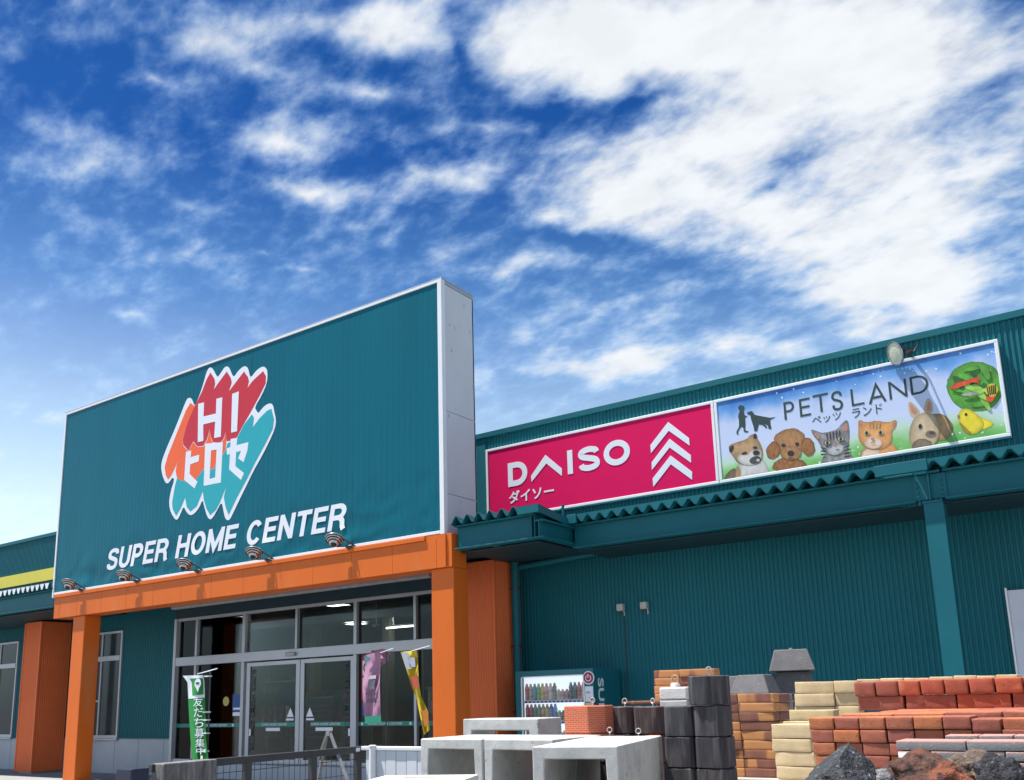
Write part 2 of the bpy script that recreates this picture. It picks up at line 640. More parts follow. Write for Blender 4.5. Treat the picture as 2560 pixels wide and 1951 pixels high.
def corr(mb, x0, x1, z0, z1, y, pitch=.066, amp=.016):
    """small rib cladding facing -Y"""
    p = pitch                                    # ribs of stacked sheets line up
    i0, i1 = math.floor(x0 / p), math.ceil(x1 / p)
    xs = [(x0, 0)]
    for i in range(i0, i1):
        b = i * p
        xs += [q for q in ((b, 0), (b + .34 * p, 0), (b + .48 * p, -amp), (b + .86 * p, -amp)) if x0 < q[0] < x1]
    xs.append((x1, 0))
    vs = [(x, y + d, z0) for x, d in xs] + [(x, y + d, z1) for x, d in xs]
    m = len(xs)
    return mb.add(vs, [(i, i + 1, m + i + 1, m + i) for i in range(m - 1)])


def corr_x(mb, x, y0, y1, z0, z1, pitch=.066, amp=.014, sgn=1):
    n = max(2, int(round((y1 - y0) / pitch)))
    p = (y1 - y0) / n
    ys = []
    for i in range(n):
        b = y0 + i * p
        ys += [(b, 0), (b + .34 * p, 0), (b + .48 * p, amp * sgn), (b + .86 * p, amp * sgn)]
    ys.append((y1, 0))
    m = len(ys)
    return mb.add([(x + d, y, z0) for y, d in ys] + [(x + d, y, z1) for y, d in ys], [(i, i + 1, m + i + 1, m + i) for i in range(m - 1)])





def stroke(mb, pts, sw, close=False, lift=0.0):
    """a pen stroke of constant width with mitred joins: pts in letter units, returned as strip quads (x, z, lift)"""
    P_ = [Vector(p) for p in pts]
    n = len(P_)
    L_, R_ = [], []
    for i in range(n):
        a = P_[i - 1] if (i > 0 or close) else None
        b = P_[(i + 1) % n] if (i < n - 1 or close) else None
        d1 = (P_[i] - a).normalized() if a is not None else (b - P_[i]).normalized()
        d2 = (b - P_[i]).normalized() if b is not None else d1
        n1, n2 = Vector((-d1.y, d1.x)), Vector((-d2.y, d2.x))
        m_ = n1 + n2
        m_ = m_.normalized() if m_.length > 1e-4 else n1
        k = 1 / max(.38, m_.dot(n1))
        L_.append(P_[i] + m_ * sw / 2 * k)
        R_.append(P_[i] - m_ * sw / 2 * k)
    for i in range(n if close else n - 1):
        j = (i + 1) % n
        mb.append(([L_[i], L_[j], R_[j], R_[i]], lift))


def arc(cx, cz, rx, rz, a0, a1, n=12):
    return [(cx + rx * cos(R(a0 + (a1 - a0) * k / n)), cz + rz * sin(R(a0 + (a1 - a0) * k / n))) for k in range(n + 1)]


def glyph(ch, w, s):
    """grotesque capital of width w, height 1, stem s -> list of strokes (centre lines)"""
    h = s / 2
    l, r, b, t = h, w - h, h, 1 - h
    if ch == 'H': return [[(l, 0), (l, 1)], [(r, 0), (r, 1)], [(l, .52), (r, .52)]]
    if ch == 'E': return [[(w, t), (l, t), (l, b), (w, b)], [(l, .52), (w * .92, .52)]]
    if ch == 'L': return [[(l, 1), (l, b), (w, b)]]
    if ch == 'T': return [[(0, t), (w, t)], [(w / 2, 0), (w / 2, t)]]
    if ch == 'I': return [[(w / 2, 0), (w / 2, 1)]]
    if ch == 'N': return [[(l, 0), (l, 1)], [(r, 0), (r, 1)], [(l * 1.0, 1 - h * .5), (r, h * .5)]]
    if ch == 'M': return [[(l, 0), (l, 1)], [(r, 0), (r, 1)], [(l, 1 - h * .7), (w / 2, h * 1.7), (r, 1 - h * .7)]]
    if ch == 'A': return [[(h * .9, 0), (w / 2, 1 - h * .6), (w - h * .9, 0)], [(w * .24, .30), (w * .76, .30)]]
    if ch == 'U': return [[(l, 1)] + arc(w / 2, .36, w / 2 - h, .36 - h, 180, 360, 14) + [(r, 1)]]
    if ch == 'O': return [arc(w / 2, .5, w / 2 - h, .5 - h, 0, 345, 23) + ['close']]
    if ch == 'C': return [arc(w / 2, .5, w / 2 - h, .5 - h, 38, 322, 22)]
    if ch == 'D': return [[(l, b), (l, t), (w * .45, t)] + arc(w * .45, .5, w * .55 - h, .5 - h, 80, -80, 14) + [(w * .45, b), 'close']]
    if ch in 'PR':
        m_ = .46 if ch == 'P' else .47
        q = [[(l, 0), (l, 1)], [(l, t), (w * .52, t)] + arc(w * .52, (t + m_) / 2, w * .46 - h, (t - m_) / 2, 80, -80, 10) + [(w * .52, m_), (l, m_)]]
        if ch == 'R': q.append([(w * .52, m_), (w * .72, m_ - .04), (w * .82, m_ - .16), (w * .86, .12), (w * .95, 0)])
        return q
    if ch == 'S':
        k_ = [(r - .01, .72), (w * .80, t - .06), (w * .52, t), (w * .24, t - .045), (l, .735), (w * .20, .605), (w * .5, .52), (w * .80, .425), (r, .27), (w * .77, b + .045), (w * .48, b), (w * .20, b + .06), (l + .01, .29)]
        out = []
        for i in range(len(k_) - 1):
            p0, p1, p2, p3 = [Vector(k_[max(0, min(len(k_) - 1, i + q))]) for q in (-1, 0, 1, 2)]
            for j in range(5):
                u = j / 5
                out.append(tuple(.5 * (2 * p1 + (p2 - p0) * u + (2 * p0 - 5 * p1 + 4 * p2 - p3) * u * u + (3 * p1 - p0 - 3 * p2 + p3) * u ** 3)))
        return [out + [k_[-1]]]
    return []


GW = {'S': .66, 'U': .68, 'P': .64, 'E': .60, 'R': .70, 'H': .70, 'O': .76, 'M': .84, 'C': .72, 'N': .70, 'T': .64, ' ': .30, 'L': .56, 'A': .78, 'D': .72, 'I': .2}


def pen_text(body, x0, x1, z0, z1, y, depth, sw, gap=.09, shear=0.0, widths=None):
    """lettering drawn with a constant pen, fitted to a rectangle of the plane y = const"""
    segs, x = [], 0.0
    lift = 0
    for ch in body:
        w = (widths or GW)[ch]
        for st in glyph(ch, w, sw):
            cl = st[-1] == 'close'
            tmp = []
            stroke(tmp, [(a + x, b) for a, b in (st[:-1] if cl else st)], sw, cl)
            segs += [(q, lift) for q, _ in tmp]
            lift += 1
        x += w + gap
    xs = [p.x + shear * p.y for q, _ in segs for p in q]
    zs_ = [p.y for q, _ in segs for p in q]
    a0, a1, b0, b1 = min(xs), max(xs), 0.0, 1.0
    mb = MB()
    for q, lf in segs:
        yy = y - .0004 * (lf % 3)
        c = [(x0 + (p.x + shear * p.y - a0) / (a1 - a0) * (x1 - x0), z0 + (p.y - b0) / (b1 - b0) * (z1 - z0)) for p in q]
        vs = [(a, yy, b) for a, b in c] + [(a, yy + depth, b) for a, b in c]
        mb.add(vs, [(0, 1, 2, 3), (7, 6, 5, 4), (0, 4, 5, 1), (1, 5, 6, 2), (2, 6, 7, 3), (3, 7, 4, 0)])
    return mb

# ------------------------------------------------------------------ ground
g = MB().add([(-400, -400, 0), (400, -400, 0), (400, 400, 0), (-400, 400, 0)], [(0, 1, 2, 3)]).build('ground', M_asph, fix=False)
tag(g, kind='structure')
g = MB().add([(-40, 8.4, .006), (8, 8.4, .006), (8, YW, .006), (-40, YW, .006)], [(0, 1, 2, 3)]).build('pavement', M_slab, fix=False)
tag(g, kind='structure')

# ------------------------------------------------------------------ store building
store = empty('store_building', (-9.0, YW, 0), 'long teal ribbed metal store building behind the signs and canopies', 'building')
XL, XR, ZT = -42.0, 7.0, 6.10
D0, D1, DB, DT = -17.92, -8.9, .30, 3.46          # entrance opening
mb = MB()
corr(mb, -9.14, XR, 3.6, ZT, YW)
corr(mb, XL, -9.40, 3.6, ZT, YW)
mb.build('upper_wall', M_wall, store, fix=False)
mb = MB()
corr(mb, -8.9, XR, .0, 3.6, YW)
mb.build('lower_wall', M_wall, store, fix=False)
mb = MB()
corr(mb, XL, D0 - .08, .80, 3.6, YW)
mb.build('entrance_wall', M_wall, store, fix=False)
MB().box(D0 - .08, D1, YW - .02, YW + .1, DT + .004, 3.77).build('shaded_wall_strip', mat('header_shade', (.004, .03, .045), .6, var=.1), store)  # wall above the doors, the soffit's shade put into its dark colour
mb = MB()
mb.box(XL, XR, YW - .045, YW + .5, ZT, ZT + .10)
mb.build('parapet_cap', M_teal, store, bevel=.008)
MB().box(XL, D0 - .1, YW + .02, YW + .03, .8, 6.1).box(-8.88, XR, YW + .02, YW + .03, 0, 6.1).box(-9.3, -8.9, YW + .02, YW + .03, 3.8, 6.1).box(D0 - .1, -9.3, YW + .02, YW + .03, 3.8, 6.1).build('wall_lining', M_tealdark, store)
MB().box(-9.40, -9.14, YW - .022, YW + .1, 3.6, ZT).build('corner_trim', M_teal, store)
mb = MB()
x = XL
while x < D0 - .2:
    x2 = min(x + .95, D0 - .09)
    mb.box(x + .006, x2 - .006, YW - .02, YW + .1, .0, .795)
    x = x2
mb.build('base_panel', M_base, store, bevel=.004)
MB().box(XL, D0 - .08, YW - .05, YW, .795, .825).build('drip_flashing', M_teal, store)
MB().box(D0 - .06, D1, YW - .25, YW + .3, .006, DB).build('door_plinth', M_base, store, bevel=.01)
# lower joint of the siding sheets
MB().box(-8.0, XR, YW - .019, YW - .0165, 2.02, 2.026).build('lap_joint', M_teal, store)
# yellow band on the upper wall beyond the portal
MB().box(XL, -19.9, YW - .05, YW - .018, 4.90, 5.22).build('yellow_stripe', M_yellow, store)

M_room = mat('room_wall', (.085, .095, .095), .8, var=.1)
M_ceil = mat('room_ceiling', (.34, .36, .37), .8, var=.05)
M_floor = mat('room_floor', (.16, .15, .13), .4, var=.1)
y1 = 19.5
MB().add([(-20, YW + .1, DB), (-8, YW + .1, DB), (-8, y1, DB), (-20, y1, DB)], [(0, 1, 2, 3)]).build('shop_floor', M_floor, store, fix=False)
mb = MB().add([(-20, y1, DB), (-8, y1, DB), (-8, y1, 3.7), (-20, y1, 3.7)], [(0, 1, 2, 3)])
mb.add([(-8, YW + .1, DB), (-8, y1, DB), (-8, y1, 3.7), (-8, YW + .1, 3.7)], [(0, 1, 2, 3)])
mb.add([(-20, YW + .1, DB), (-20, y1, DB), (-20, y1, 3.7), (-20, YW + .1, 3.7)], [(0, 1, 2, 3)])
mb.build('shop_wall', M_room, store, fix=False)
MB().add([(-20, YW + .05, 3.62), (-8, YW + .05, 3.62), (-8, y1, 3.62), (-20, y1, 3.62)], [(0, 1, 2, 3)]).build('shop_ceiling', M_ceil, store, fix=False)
MB().box(-19.9, -8.1, 14.9, 15.2, 3.33, 3.62).build('reflected_band', M_ceil, store)  # solid bar hung inside, imitates the pale band reflected in the glass
M_post = mat('shop_post_paint', (.30, .27, .2), .7)
for xx in (-17.4, -14.9, -12.6):
    MB().box(xx, xx + .22, 16.2, 16.4, DB, 3.6).build('shop_post', M_post, store)
M_goods = bpy.data.materials.new('shelf_goods')
nt, N, L, P = nodes_of(M_goods)
cg = N.new('ShaderNodeTexCoord')
mpg = N.new('ShaderNodeMapping')
mpg.inputs['Scale'].default_value = (7, .01, 3.2)
vg = N.new('ShaderNodeTexVoronoi')
vg.inputs['Randomness'].default_value = .35
vg.inputs['Scale'].default_value = 1.0
hg = N.new('ShaderNodeHueSaturation')
hg.inputs['Saturation'].default_value = .55
hg.inputs['Value'].default_value = .75
L.new(cg.outputs['Object'], mpg.inputs[0])
L.new(mpg.outputs[0], vg.inputs['Vector'])
L.new(vg.outputs['Color'], hg.inputs['Color'])
L.new(hg.outputs[0], P.inputs['Base Color'])
for xx, yy in ((-18.4, 16.9), (-14.4, 17.3), (-11.9, 16.9)):
    MB().box(xx, xx + 2.1, yy, yy + .5, DB, 1.75).build('shelving', M_goods, store)
    MB().box(xx - .03, xx + 2.13, yy - .05, yy + .5, 1.75, 1.80).build('shelf_top', M_alu, store)

# ---- entrance glazing
M_gl = glass('door_glass', (.56, .60, .60))
M_glw = mat('window_glass', (.030, .038, .045), .10, var=.3, vscale=.8, spec=.22)
ent = store
yf = YW - .03                                        # frame face
mb = MB()
mb.box(D0 - .08, D0 + .01, yf - .03, YW + .12, DB, DT)          # jamb
for a, b in ((-17.26, -17.19), (-15.66, -15.57), (-12.38, -12.30), (-10.86, -10.80)):
    mb.box(a, b, yf, YW + .12, DB, 2.39)
    mb.box(a, b, yf, YW + .12, 2.58, DT - .06)
mb.box(-14.02, -13.96, yf, YW + .12, 2.58, DT - .06)
mb.box(D0 + .01, D1, yf, YW + .12, DT - .06, DT)
mb.box(D0 + .01, D1, yf - .02, YW + .13, 2.39, 2.58)
mb.box(D0 + .01, -15.66, yf, YW + .12, DB, DB + .07)
mb.box(-12.30, D1, yf, YW + .12, DB, DB + .07)
mb.build('entrance_frame', M_alu, store, bevel=.004)
for a, b in ((D0, -17.26), (-17.19, -15.66), (-15.57, -14.02), (-13.96, -12.38), (-12.3, -10.86), (-10.8, D1)):
    MB().box(a, b, YW + .04, YW + .046, 2.58, DT - .06).build('transom_pane', M_gl, store)
M_gband = mat('green_door_band', (.012, .20, .165), .5, var=.05)
sps = []
for a, b in ((D0, -17.26), (-17.19, -15.66), (-12.3, -10.86), (-10.8, D1)):
    sp = MB().box(a, b, YW + .04, YW + .046, DB + .07, 2.39).build('side_pane', M_gl, store)
    MB().box(a, b, YW + .036, YW + .039, 1.04, 1.12).build('glass_band', M_gband, sp)
    sps.append(sp)
for a, b, sp in ((-16.95, -16.15, sps[1]), (-12.05, -11.2, sps[2])):
    text_mb('SUPER HOME CENTER', a, b, 1.058, 1.102, YW + .0335, .002, .2).build('band_lettering', M_print_white, sp)
for xx, sp in ((-15.95, sps[1]), (-12.2, sps[2]), (-11.0, sps[2])):
    MB().lathe((xx, YW + .0335, 1.08), (0, 1, 0), [(0, .028), (.002, .028)], 14).build('band_dot', M_print_white, sp)
# two sliding leaves
for a, b, tl, tr in ((-15.50, -13.88, -15.0, -14.25), (-13.86, -12.36, -13.55, -12.75)):
    dr = MB()
    yl = YW - .01
    dr.box(a, a + .11, yl, yl + .045, DB + .01, 2.36)
    dr.box(b - .11, b, yl, yl + .045, DB + .01, 2.36)
    dr.box(a + .11, b - .11, yl, yl + .045, 2.28, 2.36)
    dr.box(a + .11, b - .11, yl, yl + .045, DB + .01, DB + .10)
    leaf = dr.build('sliding_door', M_alu, store, bevel=.003)
    MB().box(a + .11, b - .11, yl + .02, yl + .026, DB + .10, 2.28).build('door_pane', M_gl, leaf)
    MB().box(a + .30, b - .11, yl + .014, yl + .018, 1.045, 1.125).build('glass_band', M_gband, leaf)
    text_mb('SUPER HOME CENTER', tl, tr, 1.062, 1.107, yl + .011, .002, .2).build('band_lettering', M_print_white, leaf)
    MB().box(tl + .13, tr - .2, yl + .014, yl + .018, .955, 1.02).build('white_sticker', M_print_white, leaf)
    ww = b - .11 if a < -15 else a + .11
    sg = -1 if a < -15 else 1
    MB().prism_y([(ww + sg * .06, 1.23), (ww + sg * .26, 1.23), (ww + sg * .16, 1.41)], yl + .015, yl + .018).build('warning_sticker', M_print_white, leaf)
    MB().box(*sorted((ww + sg * .06, ww + sg * .28)), yl + .015, yl + .018, 1.16, 1.20).build('warning_sticker', M_print_white, leaf)
    hx = a + .14 if a < -15 else b - .15
    MB().box(hx, hx + .05, yl - .012, yl, .86, 1.0).build('door_pull', M_white, leaf, bevel=.004)
text_mb('SUPER HOME CENTER', -12.62, -12.50, .55, 2.22, YW - .003, .002, 0, .01, turn=90).build('vertical_lettering', mat('grey_vinyl', (.028, .031, .032), .6), store)
text_mb('SUPER HOME CENTER', -15.36, -15.24, .55, 2.22, YW - .003, .002, 0, .01, turn=90).build('vertical_lettering', MATS['grey_vinyl'], store)
# door sensor
MB().box(-14.22, -13.95, yf - .08, yf - .02, 2.44, 2.51).build('door_sensor', M_steel, store, bevel=.01)
# stickers and notices on the glass
stk = MB().box(-15.98, -15.68, YW + .034, YW + .039, 1.36, 1.72).build('blue_notice', mat('blue_print', (.015, .07, .26), .5), store)
MB().box(-15.96, -15.70, YW + .030, YW + .0335, 1.27, 1.345).build('notice_strip', M_print_white, stk)
MB().box(-15.95, -15.72, YW + .030, YW + .0335, 1.40, 1.44).build('notice_strip', M_print_white, stk)
MB().lathe((-16.2, YW + .034, 1.58), (0, 1, 0), [(0, .10), (.004, .10)], 18).build('yellow_sticker', mat('dull_yellow_print', (.40, .37, .09), .5), store)
red = MB().box(-12.22, -11.78, YW + .034, YW + .039, 1.50, 2.32).build('prohibition_notice', mat('red_print', (.42, .015, .03), .5), store)
for zc in (2.12, 1.80):
    MB().box(-12.19, -11.93, YW + .030, YW + .0335, zc - .14, zc + .14).build('notice_panel', M_print_white, red)
    ring = MB()
    ring.tube([(-12.06 + .095 * cos(2 * pi * k / 20), YW + .028, zc + .095 * sin(2 * pi * k / 20)) for k in range(20)], .012, 6, True)
    ring.bar((-12.125, YW + .028, zc + .065), (-11.995, YW + .028, zc - .065), .016)
    ring.build('prohibition_ring', M_black, red)
MB().box(-12.2, -12.02, YW + .034, YW + .039, 1.22, 1.48).build('blue_notice', MATS['blue_print'], store)

# ---- ceiling lights inside the shop
M_lamp = emit('lit_panel', (1, .96, .87), 9.0)
for i, (u, v, ww, dd) in enumerate(((575, 1540, .50, .42), (838, 1510, .52, .42), (1000, 1523, .46, .4), (890, 1558, .50, .4))):
    p = at_z(u, v, 3.60)
    o = empty('ceiling_light', p, ['lit square panel lamp seen through the glass above the green flag',
                                   'brightest square panel lamp, above the sliding door sensor', 'square panel lamp seen above the pink flag through glass',
                                   'square panel lamp half hidden by a mullion behind the transom glass'][i], 'ceiling light', 'lit ceiling panels inside the shop')
    MB().box(p.x - ww / 2, p.x + ww / 2, p.y - dd / 2, p.y + dd / 2, 3.575, 3.59).build('diffuser', M_lamp, o)
    mb = MB()
    for s in (-1, 1):
        mb.box(p.x + s * (ww / 2 + .02) - .02, p.x + s * (ww / 2 + .02) + .02, p.y - dd / 2 - .04, p.y + dd / 2 + .04, 3.57, 3.6)
        mb.box(p.x - ww / 2, p.x + ww / 2, p.y + s * (dd / 2 + .02) - .02, p.y + s * (dd / 2 + .02) + .02, 3.57, 3.6)
    mb.build('light_frame', M_white, o)
a, b = at_y(966, 1571, 15.9), at_y(1042, 1563, 15.9)
b = Vector((b.x, b.y, a.z))
o = empty('tube_light', a, 'long thin fluorescent tube glowing behind the glass beside the corner', 'tube light')
MB().cyl(a, b, .016, 10).build('tube', M_lamp, o)
MB().box(a.x, b.x, a.y - .03, a.y + .03, a.z + .017, a.z + .06).build('batten', M_white, o)
MB().box(a.x + .2, a.x + .22, a.y - .01, a.y + .01, a.z + .06, 3.6).build('hanger', M_white, o)
a = at_y(941, 1560, 14.6)
o = empty('pendant_sensor', (a.x, 14.6, a.z), 'thin white rod with a small dome hanging inside the entrance', 'ceiling fitting')
MB().cyl((a.x, 14.6, a.z), (a.x, 14.6, 3.61), .012, 8).build('rod', M_white, o)
MB().lathe((a.x, 14.6, a.z - .1), (0, 0, 1), [(0, .02), (.03, .07), (.07, .09), (.1, .03)], 14).build('dome', M_ceil, o, True)

# ---- things behind the glass
M_txtw = mat('grey_lettering', (.60, .62, .62), .6)
bx0, bx1 = at_y(652, 1800, 14.2).x, at_y(736, 1800, 14.2).x
o = empty('display_board', (-15.2, 14.2, DB), 'dark display board with blue corner and pale lettering behind the first sliding door', 'display board')
MB().box(bx0, bx1, 14.2, 14.25, .75, 1.98).build('board', mat('board_print', (.13, .14, .15), .6, var=.9, vscale=7), o)
MB().box(bx1 - .45, bx1, 14.18, 14.195, 1.5, 1.98).build('blue_panel', MATS['blue_print'], o)
MB().box(bx0, bx1, 14.175, 14.195, 1.98, 2.01).build('rule', M_txtw, o)
text_mb('ホームセンター', bx0 + .08, bx1 - .5, 1.72, 1.92, 14.18, .004).build('heading', M_txtw, o)
for k in range(5):
    MB().box(bx0 + .05 + k * (bx1 - bx0 - .1) / 5, bx0 + (k + .85) * (bx1 - bx0 - .1) / 5, 14.165, 14.178, 1.0 + .06 * (k % 2), 1.45).build('photo', mat('photo_print%d' % k, [(.45, .38, .2), (.3, .32, .28), (.5, .45, .36), (.22, .26, .22), (.6, .6, .55)][k], .6, var=.8, vscale=9), o)
for i, xx in enumerate((bx0 + .1, bx1 - .2)):
    MB().box(xx, xx + .06, 14.26, 14.3, DB, 2.1).build('leg', M_alu, o)
nx0, nx1 = at_y(764, 1800, 14.0).x, at_y(832, 1800, 14.0).x
o = empty('notice_stand', (nx0, 14.0, DB), 'grey notice stand with rounded panel behind the second sliding door', 'notice stand')
MB().box(nx0, nx1, 14.0, 14.05, .50, 1.62).build('panel', mat('notice_paper', (.32, .34, .35), .6, var=.15), o, bevel=.03)
mb = MB()
for k in range(7):
    mb.box(nx0 + .12, nx1 - .12 - .1 * (k % 3), 13.985, 13.998, 1.42 - k * .11, 1.435 - k * .11)
mb.build('printed_lines', M_txtw, o)
for xx in (nx0 + .15, nx1 - .2):
    MB().box(xx, xx + .05, 14.0, 14.3, DB, .50).build('leg', M_black, o)
cq = at_y(571, 1880, 13.3)
o = empty('traffic_cone', (cq.x, 13.3, DB), 'green traffic cone standing inside the glass beside the green flag', 'traffic cone')
M_cone = mat('green_cone', (.03, .30, .22), .5)
MB().lathe((cq.x, 13.3, DB), (0, 0, 1), [(.03, .14), (.66, .03), (.70, .028)], 16).build('cone', M_cone, o, True)
MB().box(cq.x - .17, cq.x + .17, 13.13, 13.47, DB, DB + .03).build('foot', M_cone, o, bevel=.006)

# ---- small windows of the entrance wall
def window(x0, x1, z0, z1, zt, mull, rail, lab):
    yo = YW - .06
    o = empty('window', (x0, YW, z0), lab, 'window', 'tall white framed windows beside the entrance')
    mb = MB()
    f = .055
    mb.box(x0, x0 + f, yo, YW + .02, z0, z1).box(x1 - f, x1, yo, YW + .02, z0, z1)
    mb.box(x0 + f, x1 - f, yo, YW + .02, z1 - f, z1).box(x0 + f, x1 - f, yo, YW + .02, z0, z0 + f * 1.4)
    mb.box(x0 + f, x1 - f, yo - .012, YW + .02, zt - .07, zt + .05)
    mb.box(mull - .025, mull + .025, yo + .004, YW + .02, z0 + f * 1.4, zt - .07).box(mull - .025, mull + .025, yo + .004, YW + .02, zt + .05, z1 - f)
    mb.build('window_frame', M_alu, o, bevel=.004)
    MB().box(x0 + f, mull - .025, yo + .02, YW, rail - .02, rail + .02).build('sash_rail', M_alu, o)
    MB().box(x0 + f, x1 - f, yo + .03, yo + .036, z0 + f, z1 - f).build('pane', M_glw, o)
    MB().box(x0 - .03, x1 + .03, YW - .1, YW - .05, z0 - .04, z0).build('sill', M_alu, o, bevel=.004)
window(-21.75, -20.02, .80, 3.34, 2.70, -20.86, 1.68, 'tall dark window half hidden behind the front orange pillar')
window(-26.7, -24.85, .82, 3.36, 2.72, -25.78, 1.70, 'tall grey window at the picture edge beside the orange ribbed pillar')

# ---- white service panel by the column
o = empty('panel_door', (-1.19, YW, 0), 'pale white steel panel door at the edge of the ribbed wall', 'panel door')
MB().box(-1.19, -.20, YW - .06, YW - .018, .05, 2.62).build('leaf', mat('panel_paint', (.56, .58, .66), .45, var=.06, spots=[((.3, .3, .32), 30, .74, .8)]), o, bevel=.006)
MB().box(-1.215, -1.192, YW - .075, YW - .018, .03, 2.65).build('frame', M_white, o)
MB().cyl((-1.02, YW - .085, 2.14), (-1.02, YW - .06, 2.14), .022, 12).build('keyhole', M_steel, o)

# ---- two outdoor sensor boxes
def sensor(x, z, lab):
    o = empty('sensor_box', (x, YW, z), lab, 'sensor box', 'grey sensor boxes on the ribbed wall')
    MB().box(x - .055, x + .055, YW - .11, YW - .016, z - .055, z + .055).build('housing', mat('grey_plastic', (.42, .41, .38), .5) if 'grey_plastic' not in MATS else MATS['grey_plastic'], o, bevel=.012)
    MB().lathe((x + .01, YW - .07, z - .055), (0, 0, -1), [(0, .03), (.04, .028), (.06, .016)], 12).build('lens', M_dark, o, True)
    MB().tube([(x + .035, YW - .03, z - .05), (x + .04, YW - .025, z - .11), (x + .03, YW - .02, z - .13)], .008, 6).build('gland', M_white, o)
MB().cyl((-6.53, YW - .024, .4), (-6.53, YW - .024, 2.72), .006, 6).build('sensor_cable', M_dark, store)
sensor(-6.555, 2.83, 'grey sensor box on ribbed wall, the one nearer the drink vending machine')
sensor(-6.145, 2.83, 'grey sensor box on ribbed wall, the one farther from the vending machine')

# ---- downpipes
def downpipe(x, y, z1, lab, white=False):
    o = empty('downpipe', (x, y, 0), lab, 'downpipe')
    MB().cyl((x, y, .85 if white else .01), (x, y, z1), .068, 16).build('pipe', M_teal, o, True)
    if white:
        MB().cyl((x, y, .2), (x, y, .85), .075, 16).build('lower_pipe', M_white, o, True)
        MB().lathe((x, y, .0), (0, 0, 1), [(.012, .10), (.13, .10), (.2, .09), (.3, .09), (.31, .08)], 16).build('collar', M_white, o, True)
    for z in (1.25, 2.3, 3.25):
        if z < z1:
            mb = MB().lathe((x, y, z), (0, 0, 1), [(0, .075), (.03, .075)], 16)
            mb.bar((x - .07, y, z + .015), (x - .20, y + .02, z + .015), .012)
            mb.build('bracket', M_dark, o)
    return o
downpipe(-8.33, 12.3, 3.9, 'teal downpipe between the orange ribbed pillar and the ribbed wall')
downpipe(-21.15, 12.2, 3.9, 'dark teal downpipe with white foot behind the front orange pillar', True)
a, b = Vector((-8.26, 12.35, 3.62)), Vector((-6.7, 12.45, 3.72))
o = MB().tube([a, (a + b) / 2, b], .05, 10).build('drain_pipe', M_teal, smooth=True)
tag(o, 'short teal drain pipe running under the canopy from the downpipe', 'pipe')

# ------------------------------------------------------------------ entrance portal
por = empty('entrance_portal', (-14, YP, 0), 'orange steel portal of two pillars and a deep beam around the entrance', 'portal')
mb = MB()
xs = [-19.60]
while xs[-1] < -8.5 - .95:
    xs.append(xs[-1] + .91)
xs.append(-8.50)
for i in range(len(xs) - 1):
    mb.box(xs[i] + .002, xs[i + 1] - .002, YP - .03, YP + .36, 3.48, 3.93)
mb.build('beam', M_orange, por, bevel=.003)
MB().box(-19.62, -8.90, YP - .058, YP + .3, 3.932, 4.0).build('ledge', M_orange, por, bevel=.006)
MB().box(-8.50, -8.40, YP - .004, YP + .36, 3.48, 4.0).build('ledge', M_orange, por, bevel=.003)
MB().box(-8.898, -8.502, YP - .026, YP + .36, 3.932, 4.0).build('ledge', M_orange, por, bevel=.003)
for x0, x1 in ((-18.90, -18.45), (-8.84, -8.40)):
    MB().box(x0, x1, YP + .03, YP + .40, 0, 3.478).build('pillar', M_orange, por, bevel=.012)
    MB().box(x0 - .06, x1 + .06, YP - .03, YP + .46, 0, .05).build('base_plate', M_steel, por)
mb = MB().box(-19.95, -8.36, YP + .362, YW - .02, 3.78, 3.90)
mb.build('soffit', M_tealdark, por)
o = empty('awning_roller', (-12.5, 11.05, 3.48), 'grey awning roller case hanging under the orange beam', 'awning')
MB().box(-15.95, -9.16, 11.08, 11.20, 3.425, 3.53).build('case', mat('awning_case', (.22, .22, .23), .6, var=.2, vscale=5), o, bevel=.02)
mb = MB()
for k in range(16):
    xx = -15.8 + k * .43
    mb.box(xx, xx + .03, 11.1, 11.16, 3.53, 3.78)
mb.build('bracket', M_dark, o)

# ribbed orange pillars under the side canopies
def ribbed_pillar(x0, x1, y0, y1, zt, lab):
    o = empty('ribbed_pillar', (x0, y0, 0), lab, 'pillar', 'orange ribbed pillars under the canopies')
    mb = MB()
    corr(mb, x0, x1, .05, zt, y0, .05, .008)
    corr_x(mb, x1, y0, y1, .05, zt, .05, .008)
    corr_x(mb, x0, y0, y1, .05, zt, .05, .008, -1)
    mb.build('cladding', M_orange2, o, fix=False)
    mb = MB()
    for x in (x0, x1):
        mb.box(x - .03, x + .018, y0 - .018, y0 + .03, .05, zt)
    mb.build('corner_trim', M_orange2, o, bevel=.004)
    MB().box(x0 + .08, x1 - .08, y0 + .06, y1, 0, .06).build('footing', M_base, o)
    MB().box(x0, x1, y0, y1, zt, zt + .02).build('top_plate', M_orange2, o)
ribbed_pillar(-23.06, -22.31, 11.87, 12.64, 3.66, 'orange ribbed pillar with pale footing beside the window at the far end')
ribbed_pillar(-9.25, -8.46, 11.87, 12.62, 3.70, 'dark orange ribbed pillar between the entrance portal and the vending machine')

